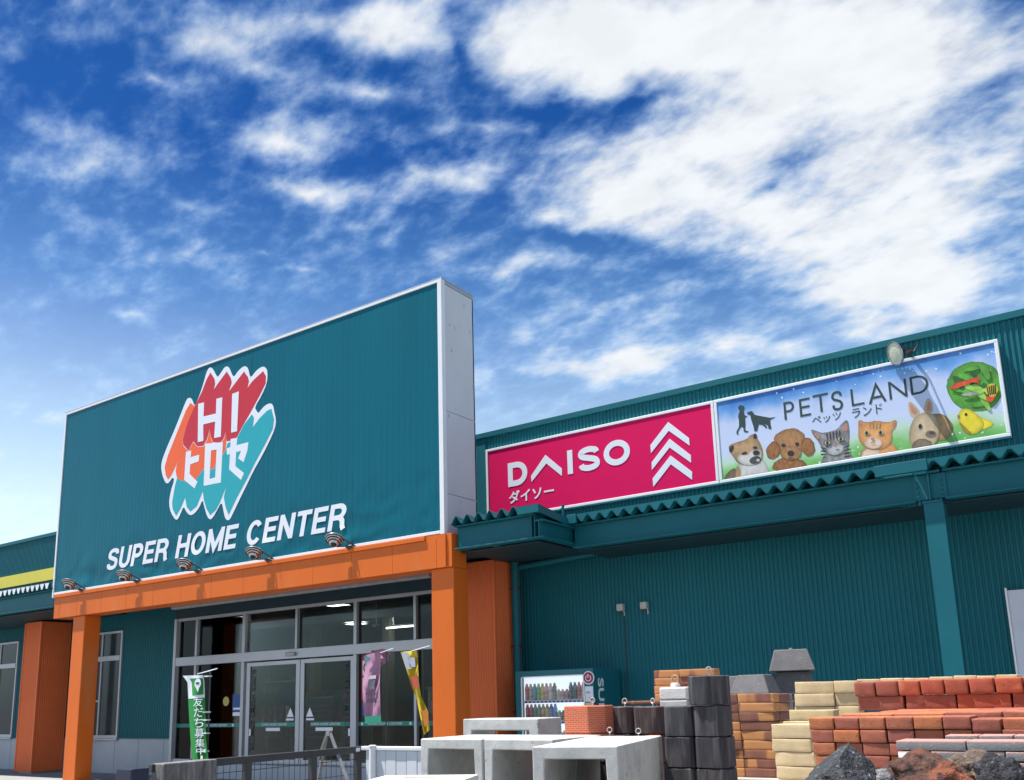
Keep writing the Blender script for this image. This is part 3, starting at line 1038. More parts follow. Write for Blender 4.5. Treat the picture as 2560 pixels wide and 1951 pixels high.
# ------------------------------------------------------------------ canopies
def deck(mb, x0, x1, y0, y1, zb, pitch=.205, amp=.15, slope=-.10):
    """folded plate roof, ribs running along Y, low side at the wall"""
    n = int(round((x1 - x0) / pitch))
    p = (x1 - x0) / n
    pr = []
    for i in range(n):
        b = x0 + i * p
        pr += [(b, 0), (b + .12 * p, 0), (b + .44 * p, amp), (b + .62 * p, amp), (b + .94 * p, 0)]
    pr.append((x1, 0))
    m = len(pr)
    t = .012
    vs = []
    for y, dz in ((y0, 0), (y1, (y1 - y0) * slope)):
        for tt in (0, t):
            vs += [(x, y, zb + z + dz + tt) for x, z in pr]
    fs = []
    for i in range(m - 1):
        fs += [(i, i + 1, 2 * m + i + 1, 2 * m + i), (m + i + 1, m + i, 3 * m + i, 3 * m + i + 1), (i + 1, i, m + i, m + i + 1), (2 * m + i, 2 * m + i + 1, 3 * m + i + 1, 3 * m + i)]
    return mb.add(vs, fs)


def ibeam(mb, x0, x1, y, z0, z1, fw=.17):
    mb.box(x0, x1, y, y + fw, z0, z0 + .022)
    mb.box(x0, x1, y, y + fw, z1 - .022, z1)
    mb.box(x0, x1, y + fw / 2 - .008, y + fw / 2 + .008, z0 + .022, z1 - .022)
    return mb


def ibeam_y(mb, x, y0, y1, z0, z1, fw=.17):
    mb.box(x - fw / 2, x + fw / 2, y0, y1, z0, z0 + .022)
    mb.box(x - fw / 2, x + fw / 2, y0, y1, z1 - .022, z1)
    mb.box(x - .008, x + .008, y0, y1, z0 + .022, z1 - .022)
    return mb


# short forward piece next to the billboard
c1 = empty('canopy', (-7.5, YP, 3.74), 'short teal canopy piece with wavy roof edge butting against the billboard end', 'canopy', 'teal folded roof canopies')
XJ = -6.80
deck(MB(), -8.39, -7.12, YP - .05, YW - .03, 4.115, amp=.11, slope=-.12).build('roof_sheet', M_teal, c1, fix=False)
mb = ibeam(MB(), -8.36, XJ - .10, YP + .015, 3.735, 4.105)
mb.build('front_beam', M_teal, c1, bevel=.003)
mb = ibeam_y(MB(), XJ - .02, YP + .015, YW - .03, 3.735, 4.0, .16)
for k in range(14):
    mb.lathe((XJ - .013, YP + .2 + .05 * k, 3.80 + .06 * (k % 2)), (1, 0, 0), [(0, .012), (.012, .009)], 6)
mb.build('side_beam', M_teal, c1)
mb = MB()
mb.box(-7.14, XJ + .008, YP - .06, YP + .02, 4.10, 4.213)
vs = [(XJ + .03, YP - .06, 4.10), (XJ + .03, YW - .03, 3.87), (XJ + .03, YW - .03, 3.985), (XJ + .03, YP - .06, 4.215)]
mb.add(vs + [(x - .02, y, z) for x, y, z in vs], [(0, 1, 2, 3), (7, 6, 5, 4), (0, 4, 5, 1), (1, 5, 6, 2), (2, 6, 7, 3), (3, 7, 4, 0)])
vs = [(-7.14, YP - .06, 4.217), (XJ + .03, YP - .06, 4.217), (XJ + .03, YW - .03, 3.987), (-7.14, YW - .03, 3.987)]
mb.add(vs, [(0, 1, 2, 3)])
mb.build('verge_flashing', M_teal, c1)
mb = MB()
for xx in (XJ - .16, XJ - .10):
    mb.box(xx, xx + .012, YP + .02, YP + .17, 3.76, 4.08)
mb.build('stiffener', M_teal, c1)
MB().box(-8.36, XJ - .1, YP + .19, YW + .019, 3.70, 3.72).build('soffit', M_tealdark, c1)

# long right hand canopy
c2 = empty('canopy', (-3, YC, 3.67), 'long teal canopy with wavy roof edge and bolted beam below the two wall signs', 'canopy', 'teal folded roof canopies')
deck(MB(), -6.74, -2.30, YC - .09, YW + .01, 4.045, amp=.085).build('roof_sheet', M_teal, c2, fix=False)
deck(MB(), -1.78, 5.5, YC - .09, YW + .01, 4.045, amp=.085).build('roof_sheet', M_teal, c2, fix=False)
MB().box(-2.34, -1.74, YC - .105, YC - .04, 4.03, 4.168).build('closure_plate', M_teal, c2, bevel=.004)
MB().box(-6.78, -6.62, YC - .105, YC - .04, 4.03, 4.168).build('closure_plate', M_teal, c2, bevel=.004)
mb = MB()
for xa, xb in ((-6.74, -2.30), (-1.78, 5.5)):                 # eaves strip cut to the shape of the sheet
    nn_ = int(round((xb - xa) / .205))
    pq = (xb - xa) / nn_
    poly = []
    for i in range(nn_):
        b_ = xa + i * pq
        poly += [(b_ + .001, 4.060), (b_ + .12 * pq, 4.060), (b_ + .44 * pq, 4.146), (b_ + .62 * pq, 4.146), (b_ + .94 * pq, 4.060)]
    poly += [(xb, 4.060), (xb, 4.165), (xa, 4.165)]
    mb.prism_y(poly, YC - .086, YC - .074)
    mb.box(xa, xb, YC - .074, YC + .05, 4.150, 4.163)
mb.box(-6.74, 5.5, YC + .172, YC + .18, 3.95, 4.105)
mb.build('roof_stop', M_teal, c2)
ibeam(MB(), -6.76, -1.93, YC, 3.67, 4.035).build('front_beam', M_teal, c2, bevel=.003)
ibeam(MB(), -1.60, 5.5, YC, 3.67, 4.035).build('front_beam', M_teal, c2, bevel=.003)
mb = MB()
for xa, xb in ((-1.95, -1.775), (-1.755, -1.58)):
    mb.box(xa, xb, YC + .055, YC + .07, 3.70, 4.0)
    for k in range(4):
        xc = xa + .05 if xa < -1.9 else xb - .05
        mb.lathe((xc, YC + .055, 3.74 + .06 * k), (0, -1, 0), [(0, .016), (.018, .012)], 8)
mb.box(-1.774, -1.756, YC + .0, YC + .12, 3.68, 4.0)
mb.box(-1.90, -1.63, YC - .01, YC + .2, 4.008, 4.03)
mb.build('splice_plate', M_teal, c2)
col = MB()
col.box(-1.86, -1.64, YC + .0, YC + .22, 3.645, 3.668)
col.build('cap_plate', M_teal, c2)
mb = MB()
mb.box(-1.85, -1.63, YC + .01, YC + .025, 0, 3.645).box(-1.85, -1.63, YC + .195, YC + .21, 0, 3.645).box(-1.748, -1.732, YC + .025, YC + .195, 0, 3.645)
mb.build('column', M_teal, c2, bevel=.003)
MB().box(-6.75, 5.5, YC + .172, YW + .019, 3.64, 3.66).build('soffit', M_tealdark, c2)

q_ = at_y(1408, 1284, YC + .3)
o = MB().cyl((q_.x, YC + .3, 4.02), (q_.x, YC + .3, q_.z + .13), .018, 10).lathe((q_.x, YC + .3, q_.z + .11), (0, 0, 1), [(0, .026), (.03, .026)], 10).tube([(q_.x, YC + .3, q_.z + .1), (q_.x - .12, YC + .32, q_.z + .05), (q_.x - .25, YC + .36, q_.z - .05)], .008, 6).build('cable_post', M_teal, smooth=True)
tag(o, 'short dark pipe stub with a cable rising above the canopy corner by the pink sign', 'pipe stub')

# canopy beyond the portal
c3 = empty('canopy', (-24, YP, 3.76), 'teal canopy below the yellow stripe, seen past the billboard edge', 'canopy', 'teal folded roof canopies')
deck(MB(), -33.0, -19.72, YP - .05, YW - .03, 4.16).build('roof_sheet', M_teal, c3, fix=False)
ibeam(MB(), -33.0, -19.72, YP + .01, 3.76, 4.15).build('front_beam', M_teal, c3, bevel=.003)
nr = int(round((33.0 - 19.72) / .205))
pr_ = (33.0 - 19.72) / nr
for i in range(1, nr - 1):
    b_ = -33.0 + i * pr_ + pr_ * 1.03
    MB().prism_y([(b_ - .025, 4.175), (b_ + .025, 4.175), (b_ + .085, 4.30), (b_ - .085, 4.30)], YP - .062, YP - .052).build('eaves_filler', M_white, c3)
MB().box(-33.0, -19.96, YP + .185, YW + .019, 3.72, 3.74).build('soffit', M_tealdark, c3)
# ------------------------------------------------------------------ billboard on the portal
bb = empty('billboard', (-14, YP, 4.01), 'huge teal billboard with red orange and turquoise logo above the orange portal', 'billboard')
BX0, BX1, BZ0, BZ1 = -19.74, -8.54, 4.015, 8.27
M_bb = mat('teal_flex_print', (.001, .110, .160), .40, var=.09, vscale=.5, stretch=(1.6, 1, .25), spec=.16, spots=[((.004, .138, .18), 1.3, .62, .95)])
nx, nz = 700, 40
vs, fs = [], []
for j in range(nz + 1):
    z = BZ0 + .04 + (BZ1 - BZ0 - .08) * (j / nz) ** 1.5
    for i in range(nx + 1):
        x = BX0 + .05 + (BX1 - BX0 - .12) * i / nx
        low = max(0, 1 - (z - BZ0) / 1.25)
        d = .0010 + .0009 * sin(x * 2 * pi / .128 + 1.2 * noise.noise((x * .5, z * .3, 1)))
        d += .002 + .002 * noise.noise((x * 1.3, z * .35, 3))
        d += low * (.040 * noise.noise((x * .9 + z * 1.1, z * 2.2, 7)) + .020 * noise.noise((x * 2.7 - z * 1.5, z * 3.0, 5)))
        vs.append((x, YP - .004 + abs(d), z))
for j in range(nz):
    for i in range(nx):
        a = j * (nx + 1) + i
        fs.append((a, a + 1, a + nx + 2, a + nx + 1))
o = MB().add(vs, fs).build('face', M_bb, bb, True, fix=False)
M_bbw = mat('billboard_side_panel', (.60, .61, .635), .6, var=.06, vscale=1.2, stretch=(1, 1, .4), spots=[((.26, .24, .22), 11, .68, .74), ((.60, .60, .60), 2.0, .6, .9)])
zs = [4.02, 4.66, 6.02, 8.20]
for s in range(3):
    MB().box(BX1 - .03, BX1, YP + .075, YP + .86, zs[s] + (.004 if s else 0), zs[s + 1] - .004).build('side_panel', M_bbw, bb, bevel=.003)
    MB().box(BX0, BX0 + .03, YP + .075, YP + .86, zs[s] + (.004 if s else 0), zs[s + 1] - .004).build('side_panel', M_bbw, bb, bevel=.003)
MB().box(BX0, BX1, YP + .83, YP + .86, 4.02, 8.2).build('rear_panel', M_bbw, bb)
mb = MB()
mb.box(BX0 - .014, BX1 + .016, YP - .014, YP + .875, 8.262, 8.285)
mb.box(BX0 - .004, BX1 + .004, YP + .08, YP + .868, 8.205, 8.262)
mb.build('top_cap', M_alu, bb, bevel=.004)
mb = MB()
mb.box(BX1 - .075, BX1 + .012, YP - .018, YP + .075, BZ0 - .01, 8.26)
mb.box(BX0 - .012, BX0 + .045, YP - .018, YP + .075, BZ0 - .06, 8.26)
mb.box(BX0 + .045, BX1 - .075, YP - .016, YP + .02, BZ0, BZ0 + .05)
mb.box(BX0 + .045, BX1 - .075, YP - .016, YP + .02, 8.215, 8.26)
mb.build('edge_frame', M_white, bb, bevel=.005)

T6 = (2.709, 250, 880)
M_seam = mat('print_seam', (.002, .06, .085), .5)
for u_, z0_, z1_ in ((880, BZ0 + .05, BZ0 + 1.2), (620, BZ1 - 1.1, BZ1 - .06)):
    xq = at_y(u_, 1200, YP).x
    MB().box(xq, xq + .008, YP - .0048, YP - .0042, z0_, z1_).build('print_seam', M_seam, bb)
YL = YP - .0055
M_lred = mat('logo_red', (.52, .012, .028), .45, var=.04)
M_lor = mat('logo_orange', (.82, .115, .02), .45, var=.04)
M_ltq = mat('logo_turquoise', (.008, .34, .40), .45, var=.04)
logo_outer = [(640, 372), (672, 300), (700, 215), (722, 135), (738, 108), (752, 105), (768, 120), (785, 155), (798, 172), (820, 140), (845, 102), (865, 98), (880, 115), (893, 150), (906, 172), (935, 130), (968, 100), (988, 97), (1003, 112), (1012, 150), (1020, 176), (1060, 125), (1098, 99), (1120, 104), (1135, 130), (1132, 210), (1095, 295), (1048, 375), (1060, 400), (1072, 418), (1100, 380), (1130, 355), (1155, 348), (1172, 360), (1180, 405), (1193, 460), (1185, 520), (1150, 600), (1100, 700), (1040, 805), (985, 920), (940, 1010), (905, 1085), (880, 1135), (862, 1143), (845, 1122), (835, 1070), (824, 1015), (792, 1075), (765, 1122), (745, 1138), (725, 1115), (705, 1045), (695, 1000), (672, 1055), (640, 1095), (610, 1110), (585, 1085), (566, 1045), (545, 1098), (525, 1138), (508, 1135), (480, 1090), (466, 1030), (478, 945), (505, 865), (490, 850), (472, 880), (455, 894), (440, 882), (420, 830), (413, 770), (425, 720), (460, 630), (500, 540), (540, 440), (575, 350), (592, 315), (612, 310), (628, 328)]
logo_red = [(748, 140), (776, 185), (780, 218), (770, 255), (800, 212), (858, 133), (885, 175), (893, 208), (873, 268), (915, 212), (975, 133), (1003, 172), (1009, 202), (999, 243), (1032, 198), (1105, 130), (1124, 165), (1122, 215), (1080, 300), (1020, 410), (985, 470), (960, 515), (930, 575), (895, 602), (858, 605), (850, 545), (835, 592), (812, 616), (765, 612), (752, 580), (741, 525), (725, 590), (700, 637), (660, 641), (632, 606), (598, 668), (566, 632), (560, 600), (580, 520), (610, 440), (635, 375), (660, 330), (690, 270), (720, 190)]
logo_orange = [(612, 345), (642, 370), (610, 440), (577, 525), (558, 600), (566, 640), (598, 672), (632, 612), (660, 645), (702, 642), (728, 592), (741, 530), (750, 582), (763, 616), (815, 620), (838, 594), (850, 550), (856, 600), (850, 660), (835, 690), (790, 740), (770, 790), (720, 802), (700, 792), (650, 862), (600, 884), (540, 868), (520, 850), (512, 806), (525, 735), (514, 772), (482, 838), (461, 865), (445, 835), (437, 780), (460, 700), (500, 600), (540, 500), (580, 400)]
logo_turq = [(1160, 385), (1178, 455), (1170, 520), (1120, 620), (1050, 750), (990, 870), (930, 980), (870, 1105), (850, 1050), (838, 985), (854, 912), (812, 1018), (785, 1070), (745, 1105), (720, 1060), (702, 1000), (696, 942), (655, 1045), (612, 1080), (587, 1050), (576, 985), (545, 1060), (515, 1110), (492, 1065), (488, 1020), (508, 905), (522, 855), (545, 870), (600, 886), (650, 864), (701, 795), (722, 805), (772, 793), (792, 742), (837, 692), (852, 662), (862, 620), (896, 604), (932, 577), (975, 492), (1028, 424), (1042, 445), (1034, 512), (1080, 450), (1130, 400)]
lg = MB().prism_y(trace(smooth_poly(logo_outer), *T6, YL), YL, YL + .0013).build('logo', M_print_white, bb)
for nm, poly, m in (('logo_patch', logo_red, M_lred), ('logo_patch', logo_orange, M_lor), ('logo_patch', logo_turq, M_ltq)):
    yq = YL - .001 - .0008 * (m is M_lor) - .0016 * (m is M_ltq)
    MB().prism_y(trace(poly, *T6, yq), yq, yq + .0005).build(nm, m, lg)
letters = [
    [(665, 352), (705, 342), (701, 438), (785, 418), (788, 318), (828, 308), (818, 575), (773, 584), (780, 472), (699, 492), (700, 603), (662, 612)],
    [(895, 285), (940, 268), (928, 538), (888, 548)],
    [(582, 678), (618, 668), (614, 714), (672, 697), (668, 742), (611, 762), (607, 828), (660, 880), (640, 925), (570, 868)],
    [(885, 590), (930, 582), (925, 632), (1005, 612), (998, 668), (972, 748), (936, 722), (955, 670), (922, 680), (917, 775), (975, 822), (955, 868), (875, 797), (880, 692), (860, 698), (857, 655), (883, 645)],
]
for pl in letters:
    MB().prism_y(trace(pl, *T6, YL - .004), YL - .004, YL - .003).build('logo_letter', M_print_white, lg)
mb = MB()
for pl in ([(712, 622), (832, 612), (790, 662), (752, 668)], [(832, 612), (818, 885), (780, 850), (790, 662)], [(818, 885), (702, 908), (742, 862), (780, 850)], [(702, 908), (712, 622), (752, 668), (742, 862)]):
    mb.prism_y(trace(pl, *T6, YL - .004), YL - .004, YL - .003)
mb.build('logo_letter', M_print_white, lg)
yt = YP - .0055
pa, pb = trace([(45, 1482), (1668, 1218)], *T6, yt), trace([(100, 1322), (1640, 1034)], *T6, yt)
pen_text('SUPER HOME CENTER', pa[0][0], pa[1][0], pa[0][1], (pb[0][1] + pb[1][1]) / 2, yt, .0013, .185, .10, .17).build('lettering', M_print_white, bb)

# ------------------------------------------------------------------ floodlights
M_chrome = mat('lamp_shell', (.55, .55, .56), .25, metal=.8, var=.15, vscale=20)
M_lens = mat('lamp_lens', (.74, .73, .55), .15, var=.2, vscale=30, spec=.6)


def floodlight(p, axis, size, foot, lab, group=None, big=False):
    p = Vector(p)
    ax = Vector(axis).normalized()
    o = empty('floodlight', p, lab, 'floodlight', group)
    s = size
    MB().lathe(p, ax, [(-.62 * s, .30 * s), (-.60 * s, .42 * s), (-.40 * s, .55 * s), (-.38 * s, .60 * s), (-.2 * s, .74 * s), (-.18 * s, .80 * s), (.0, .93 * s), (.06 * s, 1.0 * s), (.14 * s, 1.0 * s), (.14 * s, .9 * s), (.10 * s, .9 * s)], 28, False).build('shell', M_chrome, o, True)
    mb = MB()
    for h, r in ((-.40, .60), (-.20, .79), (-.02, .95)):
        mb.lathe(p, ax, [((h - .045) * s, r * s), ((h + .03) * s, (r + .03) * s)], 28)
    mb.lathe(p, ax, [(-.80 * s, .22 * s), (-.60 * s, .34 * s)], 16)
    mb.build('cooling_rib', M_black, o, True)
    MB().lathe(p, ax, [(.09 * s, .88 * s), (.125 * s, .6 * s), (.135 * s, .0001)], 28, False).build('lens', M_lens, o, True)
    side = ax.cross(Vector((0, 0, 1)) if abs(ax.z) < .9 else Vector((0, 1, 0))).normalized()
    f = Vector(foot)
    yk = MB()
    q = (f - p)
    mid = p + q * .75
    for k in (-1, 1):
        yk.bar(p + side * k * 1.0 * s, mid + side * k * .9 * s, .05 * s + .01, .16 * s)
    yk.bar(mid - side * .95 * s, mid + side * .95 * s, .16 * s, .05 * s + .01)
    yk.bar(mid, f, .05)
    yk.lathe(f, (0, 0, 1), [(0, .06), (.02, .06)], 12)
    yk.build('bracket', M_dark, o)
    return o


flabs = ['floodlight on the portal ledge at the end farthest from the store signs', 'floodlight on the ledge below the letter U of the white lettering',
         'floodlight on the ledge below the H of HOME', 'floodlight on the ledge below the C of CENTER', 'floodlight on the ledge below the last R of CENTER']
for (u, v), lab in zip(((173, 1460), (310, 1439), (461, 1411), (635, 1382), (836, 1350)), flabs):
    p = at_y(u, v, YP - .25)
    floodlight(p, (-.25, .45, .86), .16, (p.x + .16, YP - .045, 4.0), lab, 'floodlights along the portal ledge')
p = at_y(2240, 884, YW - .27)
floodlight(p, (-.72, -.62, -.30), .165, (p.x + .13, YW - .03, p.z + .05), 'large round floodlight with yellowish lens above the pet shop sign')
o = MB().tube([(p.x + .18, YW - .04, p.z + .04), (p.x + .23, YW - .03, p.z + .12), (p.x + .245, YW - .026, ZT - .02)], .010, 6).build('cable', M_dark, smooth=True)
tag(o, 'dark cable running from the big round floodlight up under the roof edge', 'cable')

# ------------------------------------------------------------------ pink sign
YS = YW - .12
SX0, SXM, SX1, SZ0, SZ1 = -9.06, -4.76, -.90, 4.54, 5.84


def sign_frame(x0, x1, o):
    mb = MB()
    f = .045
    mb.box(x0, x1, YS - .012, YW - .02, SZ1 - f, SZ1).box(x0, x1, YS - .012, YW - .02, SZ0, SZ0 + f)
    mb.box(x0, x0 + f, YS - .012, YW - .02, SZ0 + f, SZ1 - f).box(x1 - f, x1, YS - .012, YW - .02, SZ0 + f, SZ1 - f)
    mb.build('frame', M_white, o, bevel=.006)


pk = empty('wall_sign', (SX0, YS, SZ0), 'deep pink wall sign with white lettering and three white chevrons', 'sign')
MB().box(SX0 + .04, SXM - .04, YS, YS + .05, SZ0 + .04, SZ1 - .04).build('panel', M_pink, pk)
sign_frame(SX0, SXM - .003, pk)
TD = (3.341, 1180, 950)
yl = YS - .005
for ch, (a, b, c, d) in (('D', (300, 462, 683, 883)), ('I', (797, 840, 588, 787)), ('S', (887, 1066, 555, 760)), ('O', (1098, 1320, 502, 714))):
    cx, cy = (a + b) / 2, (c + d) / 2
    xa, xb = trace([(a, cy)], *TD, yl)[0][0], trace([(b, cy)], *TD, yl)[0][0]
    top = trace([(cx, c)], *TD, yl)[0][1]
    bot = trace([(cx, d)], *TD, yl)[0][1]
    hh_ = top - bot
    W_ = (xb - xa) / hh_
    pen_text(ch, xa, xb, bot, top, yl, .012, .235 if ch != 'I' else .24, 0, 0, {ch: W_}).build('letter', M_print_white, pk)
MB().prism_y(trace([(493, 803), (493, 855), (612, 627), (750, 742), (750, 803), (620, 700)][:1] + [(612, 627), (750, 742), (750, 803), (620, 698), (497, 853)], *TD, yl), yl, yl + .012).build('letter', M_print_white, pk)
for pl in ([(1490, 545), (1638, 352), (1812, 487), (1818, 550), (1643, 425), (1495, 612)], [(1500, 690), (1650, 492), (1828, 630), (1830, 693), (1650, 565), (1503, 752)], [(1508, 825), (1658, 632), (1838, 768), (1838, 835), (1660, 705), (1515, 893)]):
    MB().prism_y(trace(pl, *TD, yl), yl, yl + .012).build('chevron', M_print_white, pk)
xa, xb = trace([(308, 980)], *TD, yl)[0][0], trace([(684, 930)], *TD, yl)[0][0]
za, zb = trace([(330, 1035)], *TD, yl)[0][1], trace([(345, 928)], *TD, yl)[0][1]
text_mb('ダイソー', xa, xb, za, zb, yl, .010, 0, .02).build('katakana', M_print_white, pk)

# ------------------------------------------------------------------ pet shop sign
pt = empty('wall_sign', (SXM, YS, SZ0), 'pet shop wall sign with animals on a blue to green meadow print', 'sign')
mm = bpy.data.materials.new('meadow_print')
nt, N, L, P = nodes_of(mm)
co = N.new('ShaderNodeTexCoord')
sx = N.new('ShaderNodeSeparateXYZ')
L.new(co.outputs['Object'], sx.inputs[0])
nz_ = N.new('ShaderNodeTexNoise')
nz_.inputs['Scale'].default_value = 2.2
nz_.inputs['Detail'].default_value = 4
L.new(co.outputs['Object'], nz_.inputs['Vector'])
a1 = N.new('ShaderNodeMath'); a1.operation = 'MULTIPLY'; a1.inputs[1].default_value = .55
L.new(nz_.outputs['Fac'], a1.inputs[0])
a2 = N.new('ShaderNodeMath'); a2.operation = 'ADD'
L.new(a1.outputs[0], a2.inputs[0]); L.new(sx.outputs[2], a2.inputs[1])
r_ = N.new('ShaderNodeMapRange')
r_.inputs['From Min'].default_value = .27
r_.inputs['From Max'].default_value = 1.57
L.new(a2.outputs[0], r_.inputs['Value'])
cr = N.new('ShaderNodeValToRGB')
for i_, (p_, c_) in enumerate(((0, (.08, .34, .05)), (.13, (.22, .52, .15)), (.25, (.50, .66, .52)), (.36, (.55, .62, .82)), (.70, (.50, .58, .80)), (.86, (.12, .32, .68)), (1, (.02, .14, .48)))):
    el = cr.color_ramp.elements[0] if i_ == 0 else (cr.color_ramp.elements[-1] if p_ == 1 else cr.color_ramp.elements.new(p_))
    el.position = p_
    el.color = (*c_, 1)
L.new(r_.outputs[0], cr.inputs[0])
L.new(cr.outputs[0], P.inputs['Base Color'])
P.inputs['Roughness'].default_value = .45
MB().box(SXM + .04, SX1 - .04, YS, YS + .05, SZ0 + .04, SZ1 - .04).build('panel', mm, pt)
sign_frame(SXM + .003, SX1, pt)
TP = (2.756, 1760, 760)


def fur(name, col, var=.35, sc=9):
    if name in MATS:
        return MATS[name]
    m = mat(name, col, .6, var=var, vscale=sc, stretch=(1, 1, .6))
    N_, L_, P_ = m.node_tree.nodes, m.node_tree.links, m.node_tree.nodes['Principled BSDF']
    src = P_.inputs['Base Color'].links[0].from_socket
    at_ = N_.new('ShaderNodeAttribute')
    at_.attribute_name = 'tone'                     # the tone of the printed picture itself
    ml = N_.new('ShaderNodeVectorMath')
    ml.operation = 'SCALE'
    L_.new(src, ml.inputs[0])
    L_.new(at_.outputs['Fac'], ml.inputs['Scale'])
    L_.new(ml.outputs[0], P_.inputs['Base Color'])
    return m


def print_card(nm, poly, y, m, parent):
    cx_, cz_ = sum(p[0] for p in poly) / len(poly), sum(p[1] for p in poly) / len(poly)
    n = len(poly)
    big = max(p[0] for p in poly) - min(p[0] for p in poly) > .16
    ks = (1, .9, .72, .45)
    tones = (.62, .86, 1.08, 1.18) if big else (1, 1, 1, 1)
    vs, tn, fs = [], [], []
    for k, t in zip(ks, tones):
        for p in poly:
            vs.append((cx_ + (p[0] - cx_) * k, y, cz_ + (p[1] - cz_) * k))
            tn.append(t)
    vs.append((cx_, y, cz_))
    tn.append(tones[-1])
    for r in range(3):
        for i in range(n):
            fs.append((r * n + i, r * n + (i + 1) % n, (r + 1) * n + (i + 1) % n, (r + 1) * n + i))
    for i in range(n):
        fs.append((3 * n + i, 3 * n + (i + 1) % n, 4 * n))
    o = MB().add(vs, fs).build(nm, m, parent, fix=True)
    a_ = o.data.attributes.new('tone', 'FLOAT', 'POINT')
    a_.data.foreach_set('value', tn)
    return o


def art(name, shapes, parent=None):
    """printed picture: layers of thin vinyl, later ones on top"""
    root = None
    for i, (poly, m) in enumerate(shapes):
        y = YS - .0015 - .0006 * i
        o = print_card(name if root is None else 'print_layer', [(a_, max(b_, SZ0 + .047)) for a_, b_ in trace(poly, *TP, y)], y, m, parent if root is None else root)
        if root is None:
            root = o
    return root


F_tan, F_wht, F_blk = fur('fur_tan', (.36, .22, .11)), fur('fur_white', (.52, .49, .46), .2), fur('fur_black', (.015, .014, .016))
F_brn, F_brn2 = fur('fur_brown', (.26, .10, .03), .5, 22), fur('fur_brown_pale', (.33, .16, .06), .35, 20)
F_gry, F_gry2, F_gryd = fur('fur_grey', (.22, .21, .215), .6, 14), fur('fur_grey_pale', (.40, .39, .39)), fur('fur_grey_dark', (.05, .05, .055))
F_gin, F_gin2 = fur('fur_ginger', (.62, .28, .09), .3, 12), fur('fur_cream', (.68, .48, .36), .2)
F_rab, F_rab2 = fur('fur_rabbit', (.34, .20, .09), .35, 12), fur('fur_rabbit_pale', (.48, .36, .22), .25)
F_yel, F_red, F_leaf, F_leaf2 = fur('feather_yellow', (.70, .56, .02), .2), fur('fish_red', (.62, .06, .02)), fur('leaf_green', (.08, .32, .03), .5, 5), fur('leaf_dark', (.02, .11, .02), .5, 6)
F_eye, F_pnk = fur('eye_green', (.42, .40, .22), .1), fur('ear_pink', (.45, .20, .15), .15)
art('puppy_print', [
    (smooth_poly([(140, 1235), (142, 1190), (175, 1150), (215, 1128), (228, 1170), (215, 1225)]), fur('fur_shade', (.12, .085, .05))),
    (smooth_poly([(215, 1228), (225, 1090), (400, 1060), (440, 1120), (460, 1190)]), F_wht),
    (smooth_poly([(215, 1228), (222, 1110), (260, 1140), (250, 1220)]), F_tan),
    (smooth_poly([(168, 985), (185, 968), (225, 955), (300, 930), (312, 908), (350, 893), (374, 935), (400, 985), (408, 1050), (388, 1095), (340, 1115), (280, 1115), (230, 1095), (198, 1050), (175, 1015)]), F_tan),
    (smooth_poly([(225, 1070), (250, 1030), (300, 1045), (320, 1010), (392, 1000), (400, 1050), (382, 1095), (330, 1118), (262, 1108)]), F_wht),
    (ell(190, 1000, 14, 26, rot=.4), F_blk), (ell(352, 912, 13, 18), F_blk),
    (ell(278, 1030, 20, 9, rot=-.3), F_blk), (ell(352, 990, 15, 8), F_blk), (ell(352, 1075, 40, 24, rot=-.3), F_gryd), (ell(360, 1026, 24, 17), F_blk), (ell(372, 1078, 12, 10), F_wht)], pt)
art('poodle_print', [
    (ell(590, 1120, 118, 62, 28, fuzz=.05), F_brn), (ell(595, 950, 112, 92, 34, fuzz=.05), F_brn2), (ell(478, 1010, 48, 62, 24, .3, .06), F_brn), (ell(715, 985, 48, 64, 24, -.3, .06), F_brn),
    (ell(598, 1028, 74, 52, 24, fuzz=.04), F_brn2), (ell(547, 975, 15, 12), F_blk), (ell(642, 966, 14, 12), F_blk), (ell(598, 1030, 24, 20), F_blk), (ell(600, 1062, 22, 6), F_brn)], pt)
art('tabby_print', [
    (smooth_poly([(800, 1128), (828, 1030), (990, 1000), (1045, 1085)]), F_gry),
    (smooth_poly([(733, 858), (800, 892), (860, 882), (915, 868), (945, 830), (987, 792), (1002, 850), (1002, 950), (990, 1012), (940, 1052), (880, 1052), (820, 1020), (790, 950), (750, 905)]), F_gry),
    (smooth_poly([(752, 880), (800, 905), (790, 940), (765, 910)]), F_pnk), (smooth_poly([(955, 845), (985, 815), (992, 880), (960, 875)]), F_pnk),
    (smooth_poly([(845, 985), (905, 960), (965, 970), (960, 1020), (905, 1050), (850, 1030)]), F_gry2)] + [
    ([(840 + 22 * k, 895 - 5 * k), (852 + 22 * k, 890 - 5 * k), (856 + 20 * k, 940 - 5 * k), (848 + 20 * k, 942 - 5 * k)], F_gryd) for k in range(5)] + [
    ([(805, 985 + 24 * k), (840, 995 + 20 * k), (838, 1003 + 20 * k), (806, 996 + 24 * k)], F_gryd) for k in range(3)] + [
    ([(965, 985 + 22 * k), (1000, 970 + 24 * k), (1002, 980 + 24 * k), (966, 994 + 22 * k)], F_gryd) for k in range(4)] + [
    (ell(850, 957, 26, 20), F_gryd), (ell(942, 931, 26, 20), F_gryd), (ell(850, 957, 20, 15), F_eye), (ell(942, 931, 20, 15), F_eye), (ell(850, 957, 9, 13), F_blk), (ell(942, 931, 9, 13), F_blk), (ell(905, 976, 13, 8), F_pnk)], pt)
